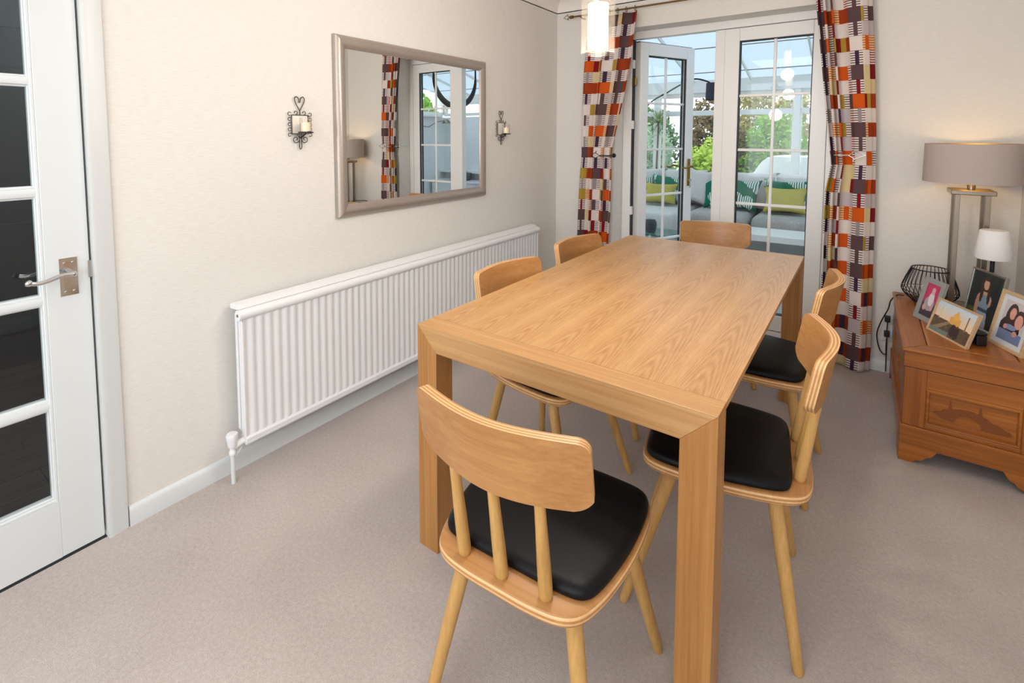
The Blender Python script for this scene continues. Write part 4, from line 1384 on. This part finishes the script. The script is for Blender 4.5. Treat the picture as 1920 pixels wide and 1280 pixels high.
CH0 = make_chair()
GR = 'dining chairs around the table'
chairs = [
    ((1.4425, -2.615), 3.1, 'oak dining chair at the near end of the table, its back to the viewer'),
    ((1.734, -2.018), 97.9, 'oak dining chair on the chest side of the table, beside the near leg'),
    ((1.7264, -1.3137), 87.8, 'oak dining chair on the chest side of the table, next to the patterned curtain'),
    ((1.032, -1.893), -96.6, 'oak dining chair on the radiator side of the table, the nearer of the two'),
    ((1.025, -1.241), -97.2, 'oak dining chair on the radiator side of the table, nearest the garden doors'),
    ((1.335, -0.470), 193, 'oak dining chair at the far end of the table in front of the garden doors'),
]
for i, ((x, y), a_, lb) in enumerate(chairs):
    c = CH0 if i == 0 else copy_tree(CH0)
    c.location = (x, y, 0)
    c.rotation_euler = (0, 0, radians(a_))
    tag(c, lb, 'chair', GR)

# ================================================================== PENDANT CLUSTER
pc = tag(empty('pendant_light', (1.33, -2.13, 0)), 'pendant light with clear glass cylinders around lit frosted shades, hanging over the table', 'lamp')
MB().lathe([(0, RZ - 0.025), (0.15, RZ - 0.025), (0.155, RZ - 0.015), (0.155, RZ), (0, RZ)], 32).build('ceiling_plate', M['chrome'], pc, smooth=40)
for (x, y, zb) in ((1.267, -1.968, 1.640), (1.335, -2.350, 1.870), (1.345, -2.090, 2.060)):
    lx, ly = x - 1.33, y + 2.13
    H = 0.205
    g = MB().lathe([(0.0575, 0.0), (0.0580, 0.002), (0.0580, H), (0.0555, H), (0.0555, 0.002), (0.0575, 0.0)], 40, (lx, ly, zb)).build('glass_shade', M['milky_glass'], pc, smooth=40)
    MB().lathe([(0.030, 0.024), (0.0345, 0.026), (0.0345, 0.170), (0.0325, 0.170), (0.0325, 0.030), (0.0, 0.030)], 32, (lx, ly, zb)).build('inner_shade', M['lit'], g, smooth=40)
    MB().lathe([(0.0352, 0.010), (0.0352, 0.178), (0.0345, 0.178), (0.0345, 0.010)], 32, (lx, ly, zb)).build('inner_glass', M['lamp_glass'], g, smooth=40)
    MB().lathe([(0.058, H), (0.060, H + 0.004), (0.060, H + 0.012), (0.014, H + 0.016), (0.012, H + 0.05), (0, H + 0.05)], 32, (lx, ly, zb)).build('cap', M['chrome'], pc, smooth=40)
    MB().tube([(lx, ly, zb + 0.17), (lx, ly, zb + H)], 0.010, 10).build('bulb_holder', M['chrome'], g, smooth=50)
    MB().tube([(lx, ly, zb + H + 0.045), (lx * 0.7, ly * 0.7, RZ - 0.02)], 0.003, 8).build('cord', M['chrome'], pc, smooth=50)
    d = bpy.data.lights.new('pendant_bulb', 'POINT')
    d.energy, d.color, d.shadow_soft_size = 9.5, (1.0, 0.93, 0.86), 0.06
    o = bpy.data.objects.new('pendant_bulb', d)
    o.location = (x, y, zb - 0.07)
    COL.objects.link(o)

# ================================================================== CHEST
ch = tag(empty('blanket_chest', (2.20, -0.953, 0)), 'carved golden brown wooden chest with bracket feet in the far right corner', 'chest')
CW, CD, CH_ = 0.425, 0.930, 0.48
LIDZ = 0.400
# front frame pieces (front face at local y=0)
box('corner_stile', 0.0, 0.072, 0.0, 0.022, 0.155, LIDZ, M['chest_z'], ch, 0.002)
box('corner_stile', CW - 0.072, CW, 0.0, 0.022, 0.155, LIDZ, M['chest_z'], ch, 0.002)
box('top_rail', 0.072, CW - 0.072, 0.0, 0.022, 0.322, LIDZ, M['chest_x'], ch, 0.002)
box('bottom_rail', 0.072, CW - 0.072, 0.0, 0.022, 0.155, 0.172, M['chest_x'], ch, 0.002)
box('recessed_panel', 0.072, CW - 0.072, 0.008, 0.018, 0.172, 0.322, M['chest_x'], ch)
mb_ = MB()
x0, x1, z0, z1 = 0.072, CW - 0.072, 0.172, 0.322
pfm = [(0.0, 0.0), (0.004, -0.004), (0.010, -0.003), (0.014, 0.008), (0.0, 0.008)]
for p0, p1, inn in (((x0, z0), (x1, z0), (0, 1)), ((x1, z0), (x1, z1), (-1, 0)), ((x1, z1), (x0, z1), (0, -1)), ((x0, z1), (x0, z0), (1, 0))):
    d_ = (Vector(p1) - Vector(p0)).normalized()
    mb_.prism(pfm, lambda p: (p0[0] + (inn[0] + d_[0]) * p[0], p[1], p0[1] + (inn[1] + d_[1]) * p[0]), lambda p: (p1[0] + (inn[0] - d_[0]) * p[0], p[1], p1[1] + (inn[1] - d_[1]) * p[0]))
mb_.build('panel_moulding', M['chest_x'], ch, smooth=30)
# carved relief of a little bridge with masts in the panel
rel = [(0.090, 0.230), (0.100, 0.240), (0.115, 0.242), (0.120, 0.252), (0.135, 0.254), (0.137, 0.268), (0.141, 0.300), (0.145, 0.268), (0.150, 0.262), (0.170, 0.268), (0.195, 0.270), (0.215, 0.268), (0.225, 0.264), (0.228, 0.292), (0.232, 0.292), (0.235, 0.260),
       (0.255, 0.250), (0.262, 0.240), (0.285, 0.236), (0.300, 0.224), (0.318, 0.220), (0.318, 0.206), (0.285, 0.204), (0.262, 0.204), (0.235, 0.204), (0.228, 0.226), (0.212, 0.240), (0.192, 0.244), (0.172, 0.238), (0.158, 0.224), (0.152, 0.208), (0.130, 0.212), (0.110, 0.218)]
MB().prism(rel, lambda p: (p[0] + 0.008, 0.005, p[1]), lambda p: (p[0] + 0.008, 0.009, p[1])).build('carved_relief', M['chest_dark'], ch)
# plinth with bracket feet (front and side)
def plinth(L, f, mat, name, fl_=0.0):
    pts = [(0, 0), (0.048, 0), (0.054, 0.012), (0.078, 0.020), (0.090, 0.036), (0.104, 0.040), (0.112, 0.052), (0.122, 0.070)]
    poly = pts + [(L - x, z) for x, z in pts[::-1]] + [(L, 0.155), (0, 0.155)]
    return MB().prism(poly, lambda p: f(p, 0), lambda p: f(p, 1)).build(name, mat, ch, bevel=0.0015)
plinth(CW + 0.012, lambda p, k: (p[0] - 0.006, -0.008 + 0.026 * k, p[1]), M['chest_x'], 'bracket_plinth')
plinth(CW + 0.012, lambda p, k: (p[0] - 0.006, CD - 0.018 + 0.022 * k, p[1]), M['chest_x'], 'bracket_plinth')
plinth(CD - 0.036, lambda p, k: (-0.008 + 0.024 * k, 0.018 + p[0], p[1]), M['chest_y'], 'bracket_plinth')
plinth(CD - 0.036, lambda p, k: (CW - 0.016 + 0.022 * k, 0.018 + p[0], p[1]), M['chest_y'], 'bracket_plinth')
# sides: framed, two panels; back
for sd, xa, xb in (('l', 0.0, 0.020), ('r', CW - 0.020, CW)):
    m = MB()
    for y0, y1, z0, z1 in ((0.022, 0.10, 0.155, LIDZ), (CD - 0.085, CD, 0.155, LIDZ), (0.10, CD - 0.085, 0.322, LIDZ), (0.10, CD - 0.085, 0.155, 0.185), (0.43, 0.50, 0.185, 0.322)):
        m.box(xa, xb, y0, y1, z0, z1)
    m.build('side_frame', M['chest_y'], ch)
    for y0, y1 in ((0.10, 0.43), (0.50, CD - 0.085)):
        box('side_panel', xa + 0.006, xb - 0.004, y0, y1, 0.185, 0.322, M['chest_y'], ch)
box('back_panel', 0.02, CW - 0.02, CD - 0.018, CD, 0.155, LIDZ, M['chest_x'], ch)
box('base_board', 0.02, CW - 0.02, 0.022, CD - 0.018, 0.150, 0.165, M['chest_y'], ch)
# lid: rim, framed top with a raised centre panel
lid = MB()
lid.box(-0.004, CW + 0.004, -0.004, CD, LIDZ + 0.003, CH_ - 0.012)
lo = lid.build('lid', M['chest_x'], ch, bevel=0.002)
zt0, zt1 = CH_ - 0.012, CH_ - 0.003
ti = 0.085
for poly in ([(-0.012, -0.012), (CW + 0.012, -0.012), (CW + 0.012 - ti, ti), (-0.012 + ti, ti)], [(-0.012, CD), (CW + 0.012, CD), (CW + 0.012 - ti, CD - ti), (-0.012 + ti, CD - ti)],
             [(-0.012, -0.012), (-0.012 + ti, ti), (-0.012 + ti, CD - ti), (-0.012, CD)], [(CW + 0.012, -0.012), (CW + 0.012 - ti, ti), (CW + 0.012 - ti, CD - ti), (CW + 0.012, CD)]):
    gr = M['chest_x'] if abs(poly[0][0] - poly[1][0]) > 0.2 else M['chest_y']
    MB().prism(poly, lambda p: (p[0], p[1], zt0), lambda p: (p[0], p[1], zt1 + 0.003)).build('top_border', gr, ch, bevel=0.004)
MB().rings([[(0.076, ti + 0.003, zt0), (CW - 0.076, ti + 0.003, zt0), (CW - 0.076, CD - ti - 0.003, zt0), (0.076, CD - ti - 0.003, zt0)],
            [(0.076, ti + 0.003, zt1), (CW - 0.076, ti + 0.003, zt1), (CW - 0.076, CD - ti - 0.003, zt1), (0.076, CD - ti - 0.003, zt1)],
            [(0.084, ti + 0.011, zt1 + 0.003), (CW - 0.084, ti + 0.011, zt1 + 0.003), (CW - 0.084, CD - ti - 0.011, zt1 + 0.003), (0.084, CD - ti - 0.011, zt1 + 0.003)]]).build('top_panel', M['chest_y'], ch)

TOPZ = CH_
# ================================================================== TABLE LAMP
tlp = tag(empty('table_lamp', (2.462, -0.215, TOPZ)), 'tall table lamp with a wide taupe drum shade on four metal posts', 'lamp')
box('base', -0.078, 0.078, -0.078, 0.078, 0.0, 0.022, M['nickel'], tlp, 0.003)
for sx_ in (-1, 1):
    for sy_ in (-1, 1):
        box('post', sx_ * 0.055 - 0.010, sx_ * 0.055 + 0.010, sy_ * 0.055 - 0.010, sy_ * 0.055 + 0.010, 0.022, 0.590, M['nickel'], tlp, 0.0015)
box('top_plate', -0.082, 0.082, -0.082, 0.082, 0.590, 0.612, M['nickel'], tlp, 0.003)
MB().lathe([(0.016, 0.612), (0.016, 0.650), (0.013, 0.655), (0.013, 0.72), (0, 0.72)], 20).build('lamp_holder', M['nickel'], tlp, smooth=40)
shd = MB().lathe([(0.188, 0.648), (0.186, 0.838), (0.1845, 0.838), (0.1865, 0.648)], 56)
o = shd.build('lamp_shade', [M['shade_taupe'], M['shade_gold']], tlp, smooth=30)
for p in o.data.polygons:
    c = p.center
    if (c.x * p.normal.x + c.y * p.normal.y) < -0.05:
        p.material_index = 1
MB().lathe([(0.014, 0.715), (0.024, 0.735), (0.03, 0.755), (0.028, 0.775), (0.016, 0.79), (0, 0.795)], 20).build('bulb', M['bulb'], tlp, smooth=50)

wl = tag(empty('small_lamp', (2.531, -0.372, TOPZ)), 'small lamp with a plain white tapered shade on a black stem, behind the picture frames', 'lamp')
MB().lathe([(0, 0), (0.044, 0), (0.044, 0.010), (0.038, 0.014), (0, 0.014)], 28).build('base', M['black'], wl, smooth=40)
MB().tube([(0, 0, 0.012), (0, 0, 0.33)], 0.0085, 12).build('stem', M['black'], wl, smooth=50)
MB().lathe([(0.0, 0.306), (0.064, 0.306), (0.067, 0.312), (0.052, 0.436), (0.048, 0.440), (0, 0.440)], 40).build('lamp_shade', M['shade_white'], wl, smooth=40)

# wire basket lantern
ln = tag(empty('wire_lantern', (2.335, -0.150, TOPZ)), 'black wire basket lantern at the back left corner of the chest', 'lantern')
PR = [(0.070, 0.006), (0.098, 0.030), (0.118, 0.062), (0.108, 0.105), (0.092, 0.148), (0.080, 0.178)]
PRs = [(p.x, p.z) for p in spline([(r_, 0, z) for r_, z in PR], 3)]
for k in range(34):
    az = 2 * pi * k / 34
    MB().tube([(r_ * cos(az), r_ * sin(az), z) for r_, z in PRs], 0.0018, 5).build('wire', M['black'], ln, smooth=60)
for r_, z, w_ in ((0.070, 0.006, 0.003), (0.080, 0.178, 0.003), (0.118, 0.062, 0.0015)):
    MB().tube([(r_ * cos(t), r_ * sin(t), z) for t in [i * 2 * pi / 40 for i in range(40)]], w_, 6, True).build('ring', M['black'], ln, smooth=60)
MB().lathe([(0, 0.003), (0.069, 0.003), (0.069, 0.007), (0, 0.007)], 32).build('base', M['black'], ln, smooth=40)
MB().lathe([(0, 0.007), (0.034, 0.007), (0.034, 0.085), (0.030, 0.088), (0, 0.086)], 24).build('candle', M['wax'], ln, smooth=40)


# ================================================================== FRAMED PHOTOS
def clampc(c):
    return tuple(max(0, min(255, int(x))) for x in c)


def ell(u, v_, cu, cv_, ru, rv):
    return ((u - cu) / ru) ** 2 + ((v_ - cv_) / rv) ** 2 < 1


def print_plane(name, w_, h_, fn, parent, y, cx_=0.0, cz_=0.0, nu=60):
    """flat photographic print: a fine grid with one colour per cell"""
    nv = max(8, int(nu * h_ / w_))
    me = bpy.data.meshes.new(name)
    vs = [(cx_ - w_ / 2 + w_ * i / nu, y, cz_ - h_ / 2 + h_ * j / nv) for j in range(nv + 1) for i in range(nu + 1)]
    fs = [(j * (nu + 1) + i, j * (nu + 1) + i + 1, (j + 1) * (nu + 1) + i + 1, (j + 1) * (nu + 1) + i) for j in range(nv) for i in range(nu)]
    me.from_pydata(vs, [], fs)
    at = me.color_attributes.new('print', 'FLOAT_COLOR', 'CORNER')
    k = 0
    for j in range(nv):
        for i in range(nu):
            c = lin(*clampc(fn((i + 0.5) / nu, (j + 0.5) / nv)))
            for q in range(4):
                at.data[k].color = c
                k += 1
    a = NT(name)
    vc = a.n('ShaderNodeVertexColor', layer_name='print')
    a.l(vc.outputs[0], a.b.inputs['Base Color'])
    a.b.inputs['Roughness'].default_value = 0.35
    me.materials.append(a.m)
    o = bpy.data.objects.new(name, me)
    COL.objects.link(o)
    o.parent = parent
    return o


def nz(u, v_, s=1.0, k=0):
    return noise.noise(Vector((u * 9 * s, v_ * 9 * s, k)))


def pic_child(u, v_):
    c = (196, 40, 92) if v_ > 0.42 else (70, 52, 60)
    c = tuple(x + 22 * nz(u, v_, 1.2, 1) for x in c)
    if ell(u, v_, 0.50, 0.40, 0.36, 0.22): c = (168, 158, 164)
    if ell(u, v_, 0.55, 0.55, 0.20, 0.22): c = (226, 216, 222)
    if ell(u, v_, 0.22, 0.26, 0.12, 0.10) or ell(u, v_, 0.74, 0.30, 0.10, 0.10): c = (210, 160, 160)
    if ell(u, v_, 0.56, 0.80, 0.13, 0.11): c = (222, 168, 178)
    if v_ < 0.16: c = (62, 44, 54)
    return tuple(x + 10 * nz(u, v_, 3, 2) for x in c)


def pic_palace(u, v_):
    t = (v_ - 0.5) * 2
    c = (226 - 40 * max(0, t) + 10, 206 + 10 * t, 170 + 66 * max(0, t))
    horizon = 0.50 - 0.10 * u
    if v_ < horizon:
        c = (96 + 26 * nz(u, v_, 1.5, 3), 76 + 20 * nz(u, v_, 1.5, 4), 56)
        if abs((u - 0.42) - (v_ - 0.44) * 0.9) < 0.05 + 0.10 * (0.45 - v_): c = (150, 122, 90)
        if v_ < 0.12 and u < 0.5: c = (110, 128, 124)
    if abs(u - 0.55) < 0.13 and horizon - 0.02 < v_ < 0.66: c = (226, 168, 84)
    if ell(u, v_, 0.55, 0.68, 0.085, 0.13): c = (234, 178, 92)
    if abs(u - 0.55) < 0.012 and 0.78 < v_ < 0.88: c = (220, 168, 90)
    if abs(u - 0.84) < 0.016 and 0.38 < v_ < 0.84: c = (150, 110, 66)
    if abs(u - 0.14) < 0.010 and 0.46 < v_ < 0.84: c = (216, 190, 150)
    if ell(u, v_, 0.56, 0.40, 0.030, 0.05): c = (86, 50, 34)
    if ell(u, v_, 0.58, 0.25, 0.085, 0.19) or ell(u, v_, 0.68, 0.20, 0.06, 0.18): c = (56, 34, 34)
    if ell(u, v_, 0.67, 0.40, 0.028, 0.045): c = (96, 52, 40)
    return tuple(x + 8 * nz(u, v_, 3, 5) for x in c)


def pic_girl(u, v_):
    c = (26 + 14 * nz(u, v_, 1, 6), 38 + 18 * nz(u, v_, 1, 7), 38 + 12 * nz(u, v_, 1, 8))
    if v_ < 0.30 and u < 0.4: c = (66, 92, 40)
    if ell(u, v_, 0.47, 0.72, 0.17, 0.22): c = (58, 36, 28)
    if ell(u, v_, 0.50, 0.50, 0.24, 0.16): c = (196, 150, 128)
    if ell(u, v_, 0.50, 0.43, 0.17, 0.17): c = (128, 148, 168)
    if 0.28 < v_ < 0.34 and abs(u - 0.50) < 0.17: c = (58, 76, 88)
    if v_ <= 0.28 and abs(u - 0.50) < 0.17 + 0.14 * (0.28 - v_): c = (156, 172, 192)
    if ell(u, v_, 0.29, 0.36, 0.055, 0.22): c = (190, 140, 116)
    if ell(u, v_, 0.49, 0.79, 0.085, 0.10): c = (206, 158, 136)
    if ell(u, v_, 0.38, 0.60, 0.05, 0.16) or ell(u, v_, 0.62, 0.60, 0.05, 0.16): c = (58, 36, 28)
    if v_ > 0.86 and ell(u, v_, 0.49, 0.86, 0.10, 0.06): c = (62, 40, 30)
    return c


def pic_couple(u, v_):
    c = (206, 196, 198)
    if ell(u, v_, 0.42, 0.30, 0.44, 0.34): c = (44, 38, 42)
    if v_ < 0.26: c = (120, 134, 168)
    if ell(u, v_, 0.40, 0.62, 0.25, 0.33): c = (66, 44, 34)
    if ell(u, v_, 0.42, 0.70, 0.13, 0.15): c = (220, 160, 142)
    if ell(u, v_, 0.74, 0.62, 0.22, 0.22): c = (70, 50, 40)
    if ell(u, v_, 0.74, 0.55, 0.16, 0.18): c = (222, 164, 146)
    if ell(u, v_, 0.45, 0.36, 0.26, 0.07): c = (136, 148, 186)
    if ell(u, v_, 0.24, 0.34, 0.08, 0.06) or ell(u, v_, 0.70, 0.24, 0.10, 0.07): c = (214, 152, 138)
    return tuple(x + 8 * nz(u, v_, 2, 9) for x in c)


def photo_frame(BL, yaw, w_, h_, lean, fw_, mat, pic, label, depth=0.014, mat_w=0.0, side_mat=None):
    """BL: front bottom-left corner on the chest top; yaw: direction of the bottom edge"""
    r = tag(empty('photo_frame', (BL[0], BL[1], TOPZ)), label, 'photo frame', 'framed photos on the chest')
    r.rotation_euler = (radians(-lean), 0, radians(yaw))
    r.rotation_mode = 'XYZ'
    d_ = depth
    # local x along the bottom edge, -y towards the viewer, z up
    def bar(p0, p1, inn, nm):
        dv = (Vector(p1) - Vector(p0)).normalized()
        pr_ = [(0, d_), (0, 0.001), (0.001, 0), (fw_ - 0.001, 0.001), (fw_, 0.003), (fw_, d_)]
        MB().prism(pr_, lambda p: (p0[0] + (inn[0] + dv[0]) * p[0], p[1], p0[1] + (inn[1] + dv[1]) * p[0]),
                   lambda p: (p1[0] + (inn[0] - dv[0]) * p[0], p[1], p1[1] + (inn[1] - dv[1]) * p[0])).build('frame_bar', mat, r)
    bar((0, 0), (w_, 0), (0, 1), 'b'); bar((w_, 0), (w_, h_), (-1, 0), 'r'); bar((w_, h_), (0, h_), (0, -1), 't'); bar((0, h_), (0, 0), (1, 0), 'l')
    box('backing', fw_ * 0.5, w_ - fw_ * 0.5, 0.006, d_ - 0.001, fw_ * 0.5, h_ - fw_ * 0.5, M['white'] if mat_w else M['black'], r)
    iw, ih = w_ - 2 * fw_ - 2 * mat_w, h_ - 2 * fw_ - 2 * mat_w
    print_plane('photo_print', iw, ih, pic, r, 0.0052, w_ / 2, h_ / 2)
    MB().add([(w_ / 2 - 0.02, d_, h_ * 0.6), (w_ / 2 + 0.02, d_, h_ * 0.6), (w_ / 2 + 0.025, d_ + 0.04, 0.012), (w_ / 2 - 0.025, d_ + 0.04, 0.012),
              (w_ / 2 - 0.02, d_ + 0.003, h_ * 0.6), (w_ / 2 + 0.02, d_ + 0.003, h_ * 0.6), (w_ / 2 + 0.025, d_ + 0.043, 0.012), (w_ / 2 - 0.025, d_ + 0.043, 0.012)],
             [(0, 1, 2, 3), (4, 7, 6, 5), (0, 4, 5, 1), (1, 5, 6, 2), (2, 6, 7, 3), (3, 7, 4, 0)]).build('easel_back', M['black'], r)
    return r


M['grey_frame'] = plain('frosted_grey_frame', (148, 150, 148), 0.35)
M['pale_wood'] = wood('pale_frame_wood', (186, 152, 112), (212, 180, 142), 'x', 2.0, 0.5, 0.4)
M['silver_frame'] = plain('silver_photo_frame', (176, 172, 166), 0.22, 0.9)
photo_frame((2.250, -0.455), -62.8, 0.135, 0.205, 14, 0.024, M['grey_frame'], pic_child, 'grey photo frame with a toddler in white on pink, before the wire lantern')
photo_frame((2.286, -0.630), -61.6, 0.230, 0.155, 18, 0.008, M['pale_wood'], pic_palace, 'landscape photo frame with a domed palace at sunset, foremost on the chest')
photo_frame((2.432, -0.395), -66.3, 0.205, 0.265, 8, 0.010, M['silver_frame'], pic_girl, 'silver photo frame with a long-haired person in a pale dress, under the white lamp')
photo_frame((2.483, -0.652), -66.0, 0.185, 0.235, 12, 0.014, M['pale_wood'], pic_couple, 'pale wood photo frame with a smiling couple on a white mount', 0.020, 0.020)
bx = tag(empty('black_case', (2.436, -0.700, TOPZ)), 'small black case lying between the palace photo and the couple photo', 'case')
bx.rotation_euler = (0, 0, radians(-66))
box('body', -0.06, 0.06, -0.024, 0.016, 0.0, 0.045, M['black'], bx, 0.006)
box('lid', -0.06, 0.06, -0.024, 0.016, 0.0455, 0.056, M['black'], bx, 0.004)

# cables and plugs behind the chest's left side
cbl = MB().tube(spline([(2.232, -0.130, TOPZ + 0.010), (2.205, -0.120, TOPZ + 0.006), (2.180, -0.085, 0.44), (2.172, -0.050, 0.38), (2.145, -0.035, 0.30), (2.128, -0.030, 0.22), (2.140, -0.030, 0.145), (2.160, -0.030, 0.112), (2.178, -0.035, 0.115)], 6), 0.0032, 8)
tag(cbl.build('lantern_cable', M['black'], None, smooth=60), 'black cable looping down the wall from the chest top by the lantern', 'cable')
so = tag(empty('wall_socket', (2.135 + 0.052, -0.0005, 0.265)), 'white wall socket beside the chest with black plugs in it', 'socket')
box('face_plate', -0.036, 0.012, -0.009, 0.0, -0.080, 0.080, M['white'], so, 0.003)
for i, (z, nm) in enumerate(((0.315, 'upper'), (0.228, 'lower'))):
    p = tag(empty('power_plug', (2.176, -0.010, z)), 'black plug, the %s of two in the socket beside the chest' % nm, 'plug', 'plugs beside the chest')
    MB().rings([[(-0.017, 0, -0.018), (0.010, 0, -0.018), (0.010, 0, 0.018), (-0.017, 0, 0.018)], [(-0.015, -0.028, -0.015), (0.009, -0.028, -0.015), (0.009, -0.028, 0.015), (-0.015, -0.028, 0.015)]]).build('plug_body', M['black'], p, bevel=0.003)
    MB().tube(spline([(-0.002, -0.016, -0.016), (-0.004, -0.022, -0.07), (-0.001, -0.025, -0.14), (0.000, -0.024, -z + 0.012 + 0.0 * i)], 6), 0.0028, 7).build('plug_cable', M['black'], p, smooth=60)
